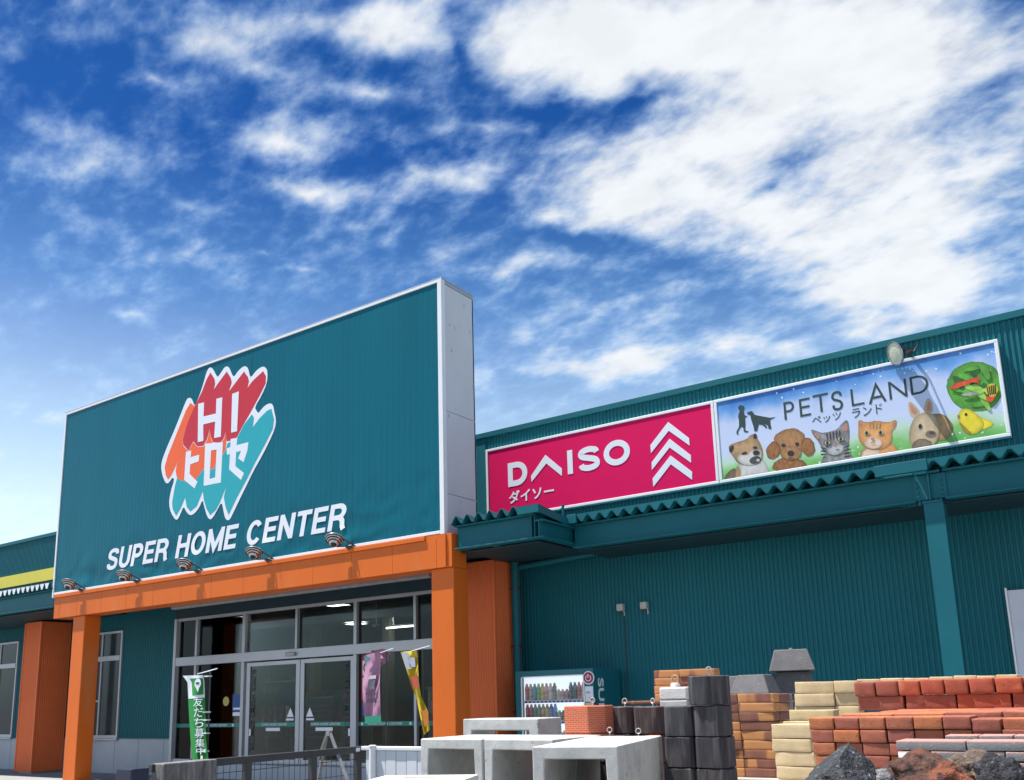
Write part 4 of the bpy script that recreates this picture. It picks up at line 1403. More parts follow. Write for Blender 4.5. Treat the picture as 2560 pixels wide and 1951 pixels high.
art('ginger_kitten_print', [
    (smooth_poly([(1078, 1090), (1088, 985), (1300, 960), (1335, 1000), (1350, 1048)]), F_gin),
    (smooth_poly([(1082, 1088), (1095, 1000), (1210, 980), (1215, 1070)]), F_gin2),
    (smooth_poly([(1062, 792), (1118, 820), (1190, 802), (1268, 820), (1332, 793), (1322, 850), (1292, 880), (1300, 930), (1270, 990), (1180, 1015), (1100, 990), (1062, 930), (1064, 865)]), F_gin),
    (smooth_poly([(1072, 812), (1100, 828), (1078, 858)]), F_pnk), (smooth_poly([(1318, 808), (1290, 830), (1312, 852)]), F_pnk),
    (smooth_poly([(1100, 945), (1160, 905), (1235, 940), (1225, 985), (1165, 1005), (1110, 985)]), F_gin2)] + [
    ([(1135 + 24 * k, 815), (1146 + 24 * k, 813), (1150 + 20 * k, 858), (1143 + 20 * k, 860)], F_tan) for k in range(4)] + [
    (ell(1120, 890, 20, 16), F_eye), (ell(1216, 888, 20, 16), F_eye), (ell(1120, 890, 10, 13), F_blk), (ell(1216, 888, 10, 13), F_blk), (ell(1162, 930, 14, 8), F_pnk), (ell(1164, 958, 22, 4), F_tan)], pt)
art('rabbit_print', [
    (ell(1610, 850, 108, 92, 30, .35, .03), F_rab), (smooth_poly([(1406, 670), (1440, 684), (1500, 755), (1455, 800), (1412, 760)]), F_rab2), (smooth_poly([(1545, 640), (1580, 695), (1572, 762), (1510, 756), (1520, 690)]), F_rab2),
    (smooth_poly([(1416, 690), (1440, 702), (1474, 756), (1430, 758)]), F_pnk), (smooth_poly([(1546, 664), (1566, 700), (1560, 745), (1530, 740)]), F_pnk),
    (smooth_poly([(1440, 1020), (1408, 920), (1425, 820), (1480, 755), (1560, 745), (1612, 800), (1625, 900), (1600, 960), (1520, 1010)]), F_rab2),
    (smooth_poly([(1440, 1018), (1430, 960), (1500, 920), (1590, 960), (1520, 1010)]), fur('fur_shade2', (.20, .14, .09))), (ell(1563, 898, 38, 26), fur('fur_shade2', (.2, .14, .09))), (ell(1570, 890, 20, 12), F_gryd), (ell(1490, 845, 17, 22), F_wht), (ell(1490, 845, 13, 18), F_blk)], pt)
ag = [(ell(1870, 570, 198, 172, 48, fuzz=.02), F_leaf)]
random.seed(11)
for k in range(22):
    a = random.uniform(0, 2 * pi)
    r = random.uniform(20, 130)
    ag.append((ell(1870 + r * 1.1 * cos(a), 570 + r * sin(a), random.uniform(50, 85), random.uniform(13, 26), 14, random.uniform(-1.3, 1.3)), [F_leaf, F_leaf2, fur('leaf_light', (.28, .52, .08), .4, 6)][k % 3]))
ag += [([(1690, 590), (1720, 550), (1800, 528), (1880, 505), (1900, 500), (1890, 530), (1900, 548), (1860, 542), (1800, 560), (1740, 585)], F_red),
       (ell(1830, 622, 60, 14, 16, -.1), fur('fish_grey', (.3, .33, .28))), (smooth_poly([(1930, 610), (1950, 560), (1990, 545), (2025, 570), (2022, 620), (1985, 648)]), F_yel), ([(1940, 640), (1985, 640), (2015, 630), (1985, 675), (1950, 672)], F_red)]
ag += [([(1945 + 14 * k, 572 - 4 * k), (1953 + 14 * k, 568 - 4 * k), (1965 + 12 * k, 630 - 3 * k), (1957 + 12 * k, 634 - 3 * k)], F_blk) for k in range(5)]
art('aquarium_print', ag, pt)
art('bird_print', [
    (smooth_poly([(1880, 775), (1960, 800), (2008, 832), (1900, 880)]), F_yel), (smooth_poly([(1745, 770), (1770, 728), (1815, 718), (1870, 750), (1925, 800), (1930, 850), (1870, 905), (1800, 890), (1760, 840)]), F_yel),
    (smooth_poly([(1750, 800), (1790, 890), (1860, 905), (1800, 850)]), fur('feather_shade', (.32, .22, .02))), (smooth_poly([(1742, 768), (1764, 762), (1762, 795), (1748, 790)]), F_rab), (ell(1805, 762, 10, 10), F_blk)], pt)
random.seed(5)
sp = []
for k in range(70):
    if k < 46:
        q = (random.uniform(480, 2090), 0)
        base = 1105 - (q[0] - 480) * .135
        q = (q[0], base + random.uniform(-60, 60))
    else:
        q = (random.uniform(450, 2020), 0)
        q = (q[0], 610 - (q[0] - 450) * .19 + random.uniform(-30, 60))
    sp.append(q)
mb = MB()
for i, (a, b) in enumerate(sp):
    p_ = trace(ell(a, b, random.uniform(3, 8), random.uniform(3, 8), 8), *TP, YS - .001)
    if min(q[1] for q in p_) > SZ0 + .05 and max(q[1] for q in p_) < SZ1 - .05:
        mb.prism_y(p_, YS - .001, YS - .0004)
mb.build('sparkle_print', M_print_white, pt)
T7 = (7.0, 1750, 1000)
y = YS - .003
MB().prism_y(trace(smooth_poly([(720, 92), (770, 110), (778, 150), (760, 185), (770, 215), (778, 272), (825, 284), (825, 300), (787, 302), (795, 400), (793, 468), (787, 535), (850, 550), (840, 568), (765, 570), (758, 478), (720, 470), (675, 538), (663, 572), (678, 605), (650, 612), (632, 572), (655, 520), (685, 470), (680, 330), (667, 320), (670, 260), (690, 210), (698, 188), (672, 170), (668, 125), (690, 98)]), *T7, y), y, y + .003).build('child_silhouette', M_txt, pt)
MB().prism_y(trace([(297, 748), (330, 738), (350, 765), (400, 775), (455, 785), (490, 780), (455, 800), (458, 830), (465, 860), (445, 862), (440, 838), (415, 828), (436, 850), (428, 858), (405, 836), (378, 830), (366, 876), (348, 880), (340, 842), (325, 800), (318, 765), (300, 762)], *TP, y), y, y + .003).build('dog_silhouette', M_txt, pt)
pos = {'P': (550, 622, 672, 795), 'E': (657, 732, 650, 775), 'T': (752, 858, 620, 746), 'S': (878, 955, 600, 735), 'L': (1012, 1100, 580, 700), 'A': (1128, 1252, 550, 682), 'N': (1272, 1398, 525, 650), 'D': (1420, 1546, 492, 620)}
for ch, (a, b, c, d) in pos.items():
    cx, cy = (a + b) / 2, (c + d) / 2
    xa, xb = trace([(a, cy)], *TP, y)[0][0], trace([(b, cy)], *TP, y)[0][0]
    zb_, zt_ = trace([(cx, d)], *TP, y)[0][1], trace([(cx, c)], *TP, y)[0][1]
    pen_text(ch, xa, xb, zb_, zt_, y, .0025, .115, 0, 0, {ch: (xb - xa) / (zt_ - zb_)}).build('letter', M_txt, pt)
for s_, a, b, yt_, yb in (('ペッツ', 745, 945, 775, 815), ('ランド', 1022, 1228, 718, 770)):
    cx = (a + b) / 2
    text_mb(s_, trace([(a, yb)], *TP, y)[0][0], trace([(b, yt_)], *TP, y)[0][0], trace([(cx, yb)], *TP, y)[0][1], trace([(cx, yt_ - 14)], *TP, y)[0][1], y, .003).build('katakana', M_txt, pt)

# ------------------------------------------------------------------ drink vending machine
vx0, vx1, vy0, vy1, vz = -8.0, -6.61, 11.74, 12.55, 1.885
vm = empty('vending_machine', (vx0, vy0, 0), 'teal drink vending machine standing against the ribbed wall by the ribbed pillar', 'vending machine')
M_vm = mat('vending_teal', (.008, .13, .165), .35, var=.05, vscale=1)
mb = MB()
mb.box(vx0, vx1, vy0 + .10, vy1, .06, vz).box(vx0, vx0 + .10, vy0, vy0 + .10, .06, vz).box(vx1 - .16, vx1, vy0, vy0 + .10, .06, vz)
mb.box(vx0 + .10, vx1 - .16, vy0, vy0 + .10, 1.80, vz).box(vx0 + .10, vx1 - .16, vy0, vy0 + .10, .06, .82)
mb.build('cabinet', M_vm, vm, bevel=.006)
MB().box(vx0 + .1, vx1 - .1, vy0 + .15, vy1 - .1, 0, .06).build('plinth', M_black, vm)
wx0, wx1 = vx0 + .10, vx1 - .16
MB().box(wx0, wx1, vy0 + .085, vy0 + .098, .82, 1.80).build('display_back', emit('display_backlight', (.66, .70, .77), .60), vm)
MB().box(wx0, wx1, vy0 + .004, vy0 + .009, .82, 1.80).build('display_pane', glass('display_glass', (.92, .94, .95)), vm)
mb = MB().box(wx0, wx0 + .02, vy0 + .0, vy0 + .012, .82, 1.8).box(wx1 - .02, wx1, vy0, vy0 + .012, .82, 1.8).box(wx0, wx1, vy0, vy0 + .012, 1.785, 1.80)
mb.build('display_trim', M_white, vm)
rows = ((1.44, .25), (1.13, .25), (.86, .2))
bcol = [(.55, .10, .08), (.62, .45, .3), (.10, .30, .45), (.2, .4, .1), (.6, .42, .08), (.7, .3, .25), (.62, .6, .55), (.2, .12, .06), (.5, .45, .35), (.55, .3, .28), (.5, .2, .15), (.05, .10, .09), (.04, .10, .09)]
bcol2 = [(.35, .02, .03), (.40, .03, .04), (.06, .16, .10), (.1, .22, .12), (.45, .30, .05), (.5, .35, .08), (.03, .08, .30), (.05, .2, .4), (.3, .35, .1), (.08, .06, .05), (.3, .22, .12), (.12, .08, .05), (.2, .18, .15)]
M_btn, M_tag = mat('button_blue', (.03, .05, .30), .3), mat('price_tag', (.70, .72, .78), .4)
for ri, (zb, hh) in enumerate(rows):
    MB().box(wx0 + .03, wx1 - .02, vy0 + .02, vy0 + .083, zb - .045, zb).build('shelf', M_tag, vm)
    mb = MB()
    for k in range(15):
        xx = wx0 + .06 + k * .072
        mb.box(xx, xx + .038, vy0 + .011, vy0 + .0195, zb - .04, zb - .018)
    mb.build('button_row', M_btn, vm)
    for k in range(15):
        xx = wx0 + .078 + k * .072
        c = (bcol, bcol2, bcol)[ri][k % 13]
        h = hh * (.62 if (k > 7 and k < 11) or (ri and k > 7) else 1)
        nm = 'label_%d_%d' % (ri, k)
        MB().lathe((xx, vy0 + .05, zb), (0, 0, 1), [(0, .028), (.01, .033), (h * .74, .033), (h * .9, .019), (h, .017)], 12).build('drink_bottle', mat(nm, tuple(min(.8, q * .9 + .24) for q in c), .3, var=.55, vscale=26, stretch=(.2, .2, 1)), vm, True)
xr = vx1 - .08
rb = MB().lathe((xr, vy0 - .001, 1.745), (0, -1, 0), [(0, .098), (.006, .098)], 28).build('round_badge', M_print_white, vm)
MB().lathe((xr, vy0 - .0075, 1.745), (0, -1, 0), [(0, .082), (.003, .082)], 28).build('badge_disc', mat('badge_red', (.34, .012, .05), .4), rb)
mb = MB()
mb.tube([(xr + .044 * sin(a), vy0 - .013, 1.742 + .044 * cos(a)) for a in [R(40 + 28 * k) for k in range(11)]], .008, 6)
mb.bar((xr, vy0 - .013, 1.745), (xr, vy0 - .013, 1.80), .014)
mb.build('power_mark', M_print_white, rb)
MB().box(xr - .068, xr + .068, vy0 - .006, vy0 - .001, 1.40, 1.62).build('paper_notice', M_tag, vm)
MB().box(xr + .005, xr + .055, vy0 - .009, vy0 - .0065, 1.42, 1.46).build('notice_print', M_btn, vm)
MB().box(xr - .05, xr + .02, vy0 - .009, vy0 - .0065, 1.52, 1.545).build('notice_print', M_steel, vm)
MB().box(xr - .068, xr + .068, vy0 - .006, vy0 - .001, 1.28, 1.385).build('payment_panel', mat('cream_print', (.62, .5, .28), .5), vm)
MB().box(xr - .05, xr + .05, vy0 - .008, vy0 - .001, .95, 1.2).build('coin_panel', M_steel, vm)
MB().box(vx0 + .3, vx1 - .3, vy0 - .004, vy0 - .001, .25, .52).build('dispense_flap', M_black, vm)
text_mb('SUPER', vy0 + .13, vy0 + .30, .88, 1.74, vx1 + .0045, .004, 0, .02, plane='x', turn=90).build('side_lettering', M_print_white, vm)
# ------------------------------------------------------------------ banner flags
def flag_mesh(grid):
    """grid[row][col] of points -> cloth with a little thickness"""
    nr, nc = len(grid), len(grid[0])
    vs = [p for r in grid for p in r]
    fs = [(i * nc + j, i * nc + j + 1, (i + 1) * nc + j + 1, (i + 1) * nc + j) for i in range(nr - 1) for j in range(nc - 1)]
    n = len(vs)
    up = [tuple(Vector(p) + Vector((0, .003, 0))) for p in vs]
    rim = [k for k in range(nc)] + [(i + 1) * nc - 1 for i in range(1, nr)] + [(nr - 1) * nc + j for j in range(nc - 2, -1, -1)] + [i * nc for i in range(nr - 2, 0, -1)]
    side = [(rim[k], rim[(k + 1) % len(rim)], n + rim[(k + 1) % len(rim)], n + rim[k]) for k in range(len(rim))]
    return MB().add(vs + up, fs + [tuple(n + q for q in reversed(f)) for f in fs] + side)


def banner_pole(o, x, y, z1, arm):
    MB().cyl((x, y, .16), (x, y, z1), .008, 10).build('pole', M_dark, o, True)
    MB().cyl((x + arm[0], y, z1 - .02 + arm[1]), (x + .12, y, z1 + .03), .006, 8).build('cross_arm', M_print_white, o, True)
    MB().lathe((x, y, .0), (0, 0, 1), [(.01, .19), (.10, .19), (.13, .15), (.16, .05)], 20).build('water_base', M_black, o, True)


YG = 6.75
pts = [((456, 1690), (508, 1688)), ((468, 1706), (511, 1703)), ((470, 1742), (512, 1738)), ((473, 1800), (513, 1800)), ((477, 1860), (516, 1862)), ((482, 1905), (522, 1905)), ((486, 1945), (526, 1945))]
g1 = empty('banner_flag', (-9.03, YG, 0), 'green banner flag with white heading and vertical white writing', 'banner flag', 'banner flags at the entrance')


def rowpt(t, s):
    i = min(int(t * (len(pts) - 1)), len(pts) - 2)
    f = t * (len(pts) - 1) - i
    a, b = [tuple(pts[i][k][c] * (1 - f) + pts[i + 1][k][c] * f for c in (0, 1)) for k in (0, 1)]
    u, v = a[0] * (1 - s) + b[0] * s, a[1] * (1 - s) + b[1] * s
    return u, v


def gy(t, s):
    return YG + .035 * sin(s * 7 + t * 4) * (.4 + t)


M_gf = mat('green_flag_cloth', (.008, .23, .035), .7, var=.06)
grid = [[tuple(at_y(*rowpt(t / 24, s / 6), gy(t / 24, s / 6))) for s in range(7)] for t in range(25)]
flag_mesh(grid).build('cloth', M_gf, g1, True)


def on_flag(t0, t1, s0, s1, m, nm, off=.006, n=8):
    gr = [[tuple(at_y(*rowpt(t0 + (t1 - t0) * a / n, s0 + (s1 - s0) * b / n), gy(t0 + (t1 - t0) * a / n, s0 + (s1 - s0) * b / n) - off)) for b in range(n + 1)] for a in range(n + 1)]
    return flag_mesh(gr).build(nm, m, g1, True)


on_flag(.0, .35, .02, .98, M_print_white, 'heading_panel', .006)
on_flag(.08, .325, .26, .92, M_gf, 'heading_square', .0105)
hs = rowpt(.19, .6)
cpt = at_y(*hs, YG - .07)
MB().prism_y([(cpt.x + .058 * cos(a), cpt.z + .055 * sin(a)) for a in [R(-60 + 15 * k) for k in range(21)]] + [(cpt.x + .01, cpt.z - .10)], cpt.y, cpt.y + .003).build('speech_bubble', M_print_white, g1)
MB().box(cpt.x - .03, cpt.x + .03, cpt.y - .003, cpt.y - .001, cpt.z - .008, cpt.z + .014).build('bubble_mark', M_txt, g1)
for k, ch in enumerate('友だち募集中'):
    t = .345 + k * .071
    a, b = at_y(*rowpt(t, .32), YG - .085), at_y(*rowpt(t + .064, .84), YG - .085)
    text_mb(ch, a.x, b.x, b.z, a.z, YG - .085, .003, 0, 0).build('writing', M_print_white, g1)
a, b = at_y(*rowpt(.775, .53), YG - .085), at_y(*rowpt(.82, .62), YG - .085)
MB().box(a.x, b.x, YG - .085, YG - .082, b.z, a.z).build('writing', M_print_white, g1)
pp = at_y(520, 1800, YG + .02)
banner_pole(g1, pp.x, YG + .03, 1.89, (-.24, 0))
for z in (1.83, 1.42, 1.33, 1.18, .98):
    MB().box(pp.x - .06, pp.x + .012, YG - .012, YG + .045, z, z + .014).build('loop', M_print_white, g1)

M_fp, M_fp2 = mat('pink_flag_cloth', (.40, .20, .31), .7, var=.1, vscale=4), mat('mauve_flag_cloth', (.30, .15, .21), .7, var=.2, vscale=6)
YK = 8.75
g2 = empty('banner_flag', (-7.86, YK, 0), 'pink banner flag curling over at the top in front of the glass', 'banner flag', 'banner flags at the entrance')
sp_ = [((908, 1640), (950, 1628)), ((914, 1660), (952, 1655)), ((910, 1690), (950, 1686)), ((906, 1715), (949, 1712)), ((907, 1745), (950, 1742)), ((910, 1780), (951, 1777)), ((913, 1810), (953, 1806))]
ptsk = pts
pts = sp_
grid = [[tuple(at_y(*rowpt(t / 24, s / 6), YK + .03 * sin(s * 1.2 + t * .25))) for s in range(7)] for t in range(25)]
flag_mesh(grid).build('cloth', M_fp, g2, True)


def band(t0, t1, s0, s1, m, nm, off=.04):
    gr = [[tuple(at_y(*rowpt(t0 + (t1 - t0) * a / 6, s0 + (s1 - s0) * b / 6), YK - off)) for b in range(7)] for a in range(7)]
    return flag_mesh(gr).build(nm, m, g2, True)


band(.90, 1.0, .0, 1.0, mat('green_flag_hem', (.02, .27, .17), .7), 'hem')
band(.42, .56, .3, .72, mat('grey_flag_print', (.13, .12, .16), .7, var=.6, vscale=12), 'print_patch')
band(.34, .40, .35, .75, mat('pale_flag_print', (.55, .50, .50), .7, var=.3, vscale=12), 'print_patch')
for s_, a_, b_ in (('ペット', (914, 1730), (940, 1742)), ('大特集', (917, 1746), (942, 1758))):
    q0, q1 = at_y(*a_, YK - .06), at_y(*b_, YK - .06)
    text_mb(s_, q0.x, q1.x, q1.z, q0.z, YK - .06, .003, 0, .01).build('writing', M_txt, g2)
fold = []
for i in range(13):
    row = []
    for j in range(9):
        u = 928 + (972 - 928) * j / 8
        v = 1623 + 40 * i / 12 + 3 * sin(j * .8) + (3 - j) ** 2 * .3
        if i > 6:
            u = u - (i - 6) * (j / 8) * 4.2
        row.append(tuple(at_y(u, v, YK + .10 + .05 * sin(i * .5) + .03 * sin(j))))
    fold.append(row)
flag_mesh(fold).build('folded_cloth', M_fp2, g2, True)
mb = MB()
q = at_y(918, 1648, YK - .05)
mb.prism_y(ell(q.x, q.z, .05, .035, 14), q.y, q.y + .004)
mb.build('print_patch', mat('turquoise_flag_print', (.06, .22, .26), .7), g2)
q = at_y(955, 1770, YK)
banner_pole(g2, q.x, YK + .08, 2.13, (-.22, -.02))

YV = 9.15
g3 = empty('banner_flag', (-7.8, YV, 0), 'yellow banner flag twisting down beside the front orange pillar near the corner', 'banner flag', 'banner flags at the entrance')
pts = [((1001, 1630), (1042, 1627)), ((1008, 1650), (1044, 1648)), ((1018, 1680), (1045, 1675)), ((1028, 1715), (1047, 1705)), ((1042, 1750), (1052, 1740)), ((1050, 1790), (1070, 1780)), ((1060, 1838), (1074, 1825))]
M_fy = mat('yellow_flag_cloth', (.66, .50, .03), .7, var=.06)
grid = [[tuple(at_y(*rowpt(t / 24, s / 6), YV + .04 * sin(s * 1.1 + t * .5))) for s in range(7)] for t in range(25)]
flag_mesh(grid).build('cloth', M_fy, g3, True)
for t0, t1, s0, s1, m in ((.02, .30, .02, .45, mat('pale_flag_panel', (.42, .46, .55), .7)), (.13, .28, .35, .8, MATS['pale_flag_panel']), (.40, .56, .2, .9, mat('red_flag_print', (.50, .10, .06), .7)), (.80, .94, .3, .95, mat('orange_flag_print', (.55, .18, .03), .7))):
    gr = [[tuple(at_y(*rowpt(t0 + (t1 - t0) * a / 6, s0 + (s1 - s0) * b / 6), YV - .05)) for b in range(7)] for a in range(7)]
    flag_mesh(gr).build('print_patch', m, g3, True)
q = at_y(1049, 1700, YV)
banner_pole(g3, q.x, YV + .07, 2.16, (-.30, -.02))

# ------------------------------------------------------------------ fences
FX, FY = -7.33, 7.65
wf = empty('panel_fence', (FX, FY, 0), 'white metal panel fence with round post before the entrance', 'fence')
M_wf = mat('fence_panel', (.60, .64, .68), .4, var=.04)
mb = MB()
x = FX + .05
k = 0
while x < -5.2:
    mb.box(x, x + .145, FY + .002 * (k % 2), FY + .03, .06, .955)
    x += .151
    k += 1
mb.build('panel', M_wf, wf, bevel=.006)
MB().box(FX - .01, -5.2, FY - .02, FY + .05, .957, 1.0).build('top_rail', M_white, wf, bevel=.008)
for xx in (FX + .18, -5.35):
    p_ = MB().cyl((xx, FY - .03, 0), (xx, FY - .03, 1.0), .038, 16).build('post', M_white, wf, True)
    MB().lathe((xx, FY - .03, 1.0), (0, 0, 1), [(0, .043), (.012, .043), (.016, .03)], 16).build('post_cap', M_white, p_, True)
mf = empty('mesh_fence', (FX - .05, FY, 0), 'dark framed wire mesh fence running from the white fence toward the rough block', 'fence')
fx = FX - .06
MB().box(fx - .03, fx + .03, 5.0, FY + .03, .93, 1.0).build('top_rail', M_dark, mf, bevel=.006)
MB().box(fx - .02, fx + .02, 5.0, FY, .12, .16).build('bottom_rail', M_dark, mf)
for yy in (FY - .02, 6.95, 6.08, 5.2):
    MB().box(fx - .035, fx + .035, yy - .035, yy + .035, 0, .998).build('post', M_dark, mf, bevel=.005)
mb = MB()
yy = 5.05
while yy < FY - .05:
    mb.cyl((fx, yy, .16), (fx, yy, .93), .0035, 5)
    yy += .075
z = .22
while z < .92:
    mb.cyl((fx, 5.05, z), (fx, FY - .05, z), .0035, 5)
    z += .16
mb.build('wire_mesh', M_dark, mf)
q = at_x(895, 1873, fx + .035)
MB().box(fx + .031, fx + .036, q.y - .03, q.y + .03, .945, .985).build('white_tag', M_white, mf)
# rough block at its near end and dark post
rb_ = MB()
for i in range(1):
    rb_.box(fx - .02, fx + .16, 5.03, 5.60, 0, 1.005)
o = rb_.build('rough_block', mat('split_stone', (.16, .15, .145), .95, var=.6, vscale=30, stretch=(1, 1, .18), bump=1, bscale=60, bstretch=(1, 1, .25), spots=[((.34, .31, .30), 5, .6, .8)]), bevel=.012)
tag(o, 'rough grey split stone block standing at the near end of mesh fence', 'stone block')
o = MB().box(-7.20, -6.98, 4.55, 4.72, 0, 1.0).build('dark_post', mat('navy_paint', (.012, .016, .045), .45), bevel=.01)
tag(o, 'dark navy square post in front of the rough stone block', 'post')

# ------------------------------------------------------------------ folding trestle behind the fence
af = empty('a_frame_stand', (-7.9, 7.35, 0), 'weathered steel folding stand with splayed legs behind the mesh fence', 'folding stand')
Yt = 7.35
def L3(u, v, dy=0):
    p_ = at_y(u, v, Yt + dy)
    return p_
tp = L3(818, 1834)
for (u, v), dy, wd in (((776, 1951), -.1, .05), ((796, 1951), .12, .03)):
    e_ = L3(u, v, dy)
    d_ = (e_ - tp)
    e2 = tp + d_ * (tp.z / (tp.z - e_.z))
    MB().bar(tp, (e2.x, e2.y, .01), wd, .022).build('leg', M_steel, af)
tp2 = L3(826, 1834)
e_ = L3(868, 1951, -.1)
e2 = tp2 + (e_ - tp2) * (tp2.z / (tp2.z - e_.z))
MB().bar(tp2, (e2.x, e2.y, .01), .03, .02).build('leg', M_steel, af)
MB().bar(tp, tp2, .04, .05).build('hinge', M_steel, af)

# ------------------------------------------------------------------ U shaped concrete channels, upside down
def u_mesh(w, d, h, t):
    pr = [(-w / 2, 0), (-w / 2 + t * .8, 0), (-w / 2 + t * 1.05, h - t), (w / 2 - t * 1.05, h - t), (w / 2 - t * .8, 0), (w / 2, 0), (w / 2, h), (-w / 2, h)]
    return MB().prism_y(pr, 0, d).mesh('concrete_channel', M_conc, bevel=.008)


def channel(me, loc, rz, lab, kind='U shaped concrete channels'):
    o = bpy.data.objects.new('concrete_channel', me)
    COL.objects.link(o)
    o.location = loc
    o.rotation_euler = (0, 0, rz)
    return tag(o, lab, 'concrete channel', kind)


UA = u_mesh(.515, .60, .60, .072)
UA2 = u_mesh(.515, .56, .60, .072)
UB = u_mesh(.60, .62, .60, .075)
UC = u_mesh(.84, .30, .56, .095)
ra, rb2 = R(13), R(3)
pa_ = Vector((-2.715, 4.56, .612))
da = Vector((-sin(ra), cos(ra), 0))
channel(UA, pa_, ra, 'concrete channel nearest the wood look blocks, its grey side facing them')
channel(UA2, pa_ + da * .607, ra, 'concrete channel directly behind the one with the exposed grey side')
for i in range(2):
    channel(UA, pa_ + da * (.607 * i) - Vector((0, 0, .606)), ra, 'concrete channel at ground level under the pair by the wood look blocks')
ins = MB().box(.02, .175, .15, .45, 0, .50).mesh('concrete_block', M_conc, bevel=.012)
ib = bpy.data.objects.new('concrete_block', ins)
COL.objects.link(ib)
ib.location = pa_ + da * .607
ib.rotation_euler = (0, 0, ra)
tag(ib, 'concrete block standing inside the opening of the nearest channel', 'concrete block')
xbs = [(-4.23, 5.335), (-3.61, 5.30)]
for i, (x, y) in enumerate(xbs):
    channel(UB, (x, y, .610), rb2 - R(6), ['concrete channel at the white fence end of the twin row', 'concrete channel in the twin row touching the nearest one'][i])
    channel(UB, (x, y, .004), rb2 - R(6), 'concrete channel at ground level under the twin row')
channel(UC, (-4.40, 6.20, .765), R(-7), 'wide concrete channel on top behind the twin row, before the vending machine')
channel(UC, (-4.40, 6.20, .195), R(-7), 'wide concrete channel hidden below the one before the vending machine')
o = MB().box(-4.9, -3.9, 6.1, 6.7, 0, .19).build('timber_base', M_dark)
tag(o, 'dark timber base under the wide concrete channels', 'base')
# spare channels behind the twin row seen through the opening
for k, z in enumerate((.02, .37, .72)):
    o = MB().box(-3.55, -3.0, 6.35, 6.8, z, z + .335).build('concrete_block', M_conc, bevel=.012)
    tag(o, ['concrete block lowest of the stack seen through the channel opening', 'concrete block in the middle of the stack behind the channels', 'topmost concrete block of the stack seen through the channel opening'][k], 'concrete block', 'concrete blocks behind the channels')
# slab lid low in front
lp = [at_z(u, v, 1.02) for u, v in ((960, 1958), (1050, 1937), (1228, 1948))]
cx, cy = -3.80, 4.42
o = empty('slab_lid', (cx, cy, .95), 'pale flat concrete slab with a narrow slot lying before the channels', 'concrete slab', rz=R(22))
b_ = MB().box(-.30, .34, -.33, .30, 0, .065).build('slab', mat('pale_slab', (.60, .58, .53), .85, var=.08, vscale=6, bump=.4), o, loc=(0, 0, 0), bevel=.008)
b_ = MB().box(-.10, .12, .10, .125, .0652, .067).build('slot', M_dark, o, loc=(0, 0, 0))
b_ = MB().box(-.26, .30, -.28, .26, -.94, -.01).build('pedestal', M_conc, o, loc=(0, 0, 0), bevel=.01)
o = MB().lathe((-4.35, 3.55, 0), (0, 0, 1), [(0, .16), (.985, .15), (1.0, .13)], 24).build('round_post', M_white, smooth=True)
tag(o, 'white round post top at the lower edge before the mesh fence', 'post')

# ------------------------------------------------------------------ low display tiers the stacks stand on
M_plat = mat('platform_concrete', (.42, .40, .37), .9, var=.1, vscale=5, bump=.3)
for nm, bx, lab in (('display_plinth', (-3.75, -1.62, 5.35, 7.0, 0, .80), 'long low concrete plinth under the wood look blocks and mottled bricks'),
                    ('display_plinth', (-1.60, at_y(2080 + 2670 / 4.594, 1900, 3.66).x, 3.48, 4.35, 0, .955), 'concrete plinth under the red paver stack'),
                    ('display_plinth', (-1.90, at_y(2080 + 2850 / 4.594, 1900, 4.98).x, 4.37, 6.3, 0, .95), 'concrete plinth under the pale and orange brick stacks'),
                    ('display_plinth', (-.95, at_y(2080 + 2860 / 4.594, 1900, 3.29).x, 3.0, 3.46, 0, .95), 'concrete plinth under the grey paving slabs'),
                    ('display_plinth', (-1.2, -.10, 2.1, 2.95, 0, .93), 'concrete plinth under the garden rocks'),
                    ('display_plinth', (-3.4, -2.3, 7.9, 9.0, 0, .9), 'concrete plinth under the grey pier blocks')):
    x0, x1, y0, y1_, z0, z1 = bx
    o = MB().box(*bx).build(nm, M_plat, bevel=.01)
    tag(o, lab, 'plinth', 'concrete plinths')

# ------------------------------------------------------------------ bricks
ORD = ['first', 'second', 'third', 'fourth', 'fifth', 'sixth', 'seventh', 'eighth', 'ninth', 'tenth', 'eleventh', 'twelfth']


def brick_variants(nm, L_, D_, H_, m, n=4, bev=.007, rough=.0022):
    out = []
    for k in range(n):
        rr = random.Random(hash((nm, k)) % 9999 if False else k * 31 + len(nm))
        bm = bmesh.new()
        bmesh.ops.create_cube(bm, size=1)
        for v in bm.verts:
            v.co = Vector((v.co.x * L_, v.co.y * D_, v.co.z * H_))
            v.co += Vector((rr.uniform(-1, 1), rr.uniform(-1, 1), rr.uniform(-1, 1))) * rough
        bmesh.ops.bevel(bm, geom=list(bm.edges), offset=bev, segments=2, affect='EDGES', profile=.6)
        bmesh.ops.subdivide_edges(bm, edges=[e for e in bm.edges if e.calc_length() > .03], cuts=3, use_grid_fill=True)
        for v in bm.verts:
            q_ = noise.noise_vector(v.co * 38 + Vector((k * 9.1, 0, 0)))
            v.co += q_ * rough * .55
            # chipped arrises
            ch = noise.noise(v.co * 26 + Vector((3, k * 5.7, 1)))
            edge = (abs(v.co.x) > L_ / 2 - bev * 1.5) + (abs(v.co.z) > H_ / 2 - bev * 1.5) + (abs(v.co.y) > D_ / 2 - bev * 1.5)
            if edge >= 2 and ch > .22:
                v.co *= 1 - .06 * (ch - .2)
        me = bpy.data.meshes.new(nm)
        bm.to_mesh(me)
        bm.free()
        for p_ in me.polygons:
            p_.use_smooth = True
        me.materials.append(m)
        out.append(me)
    return out


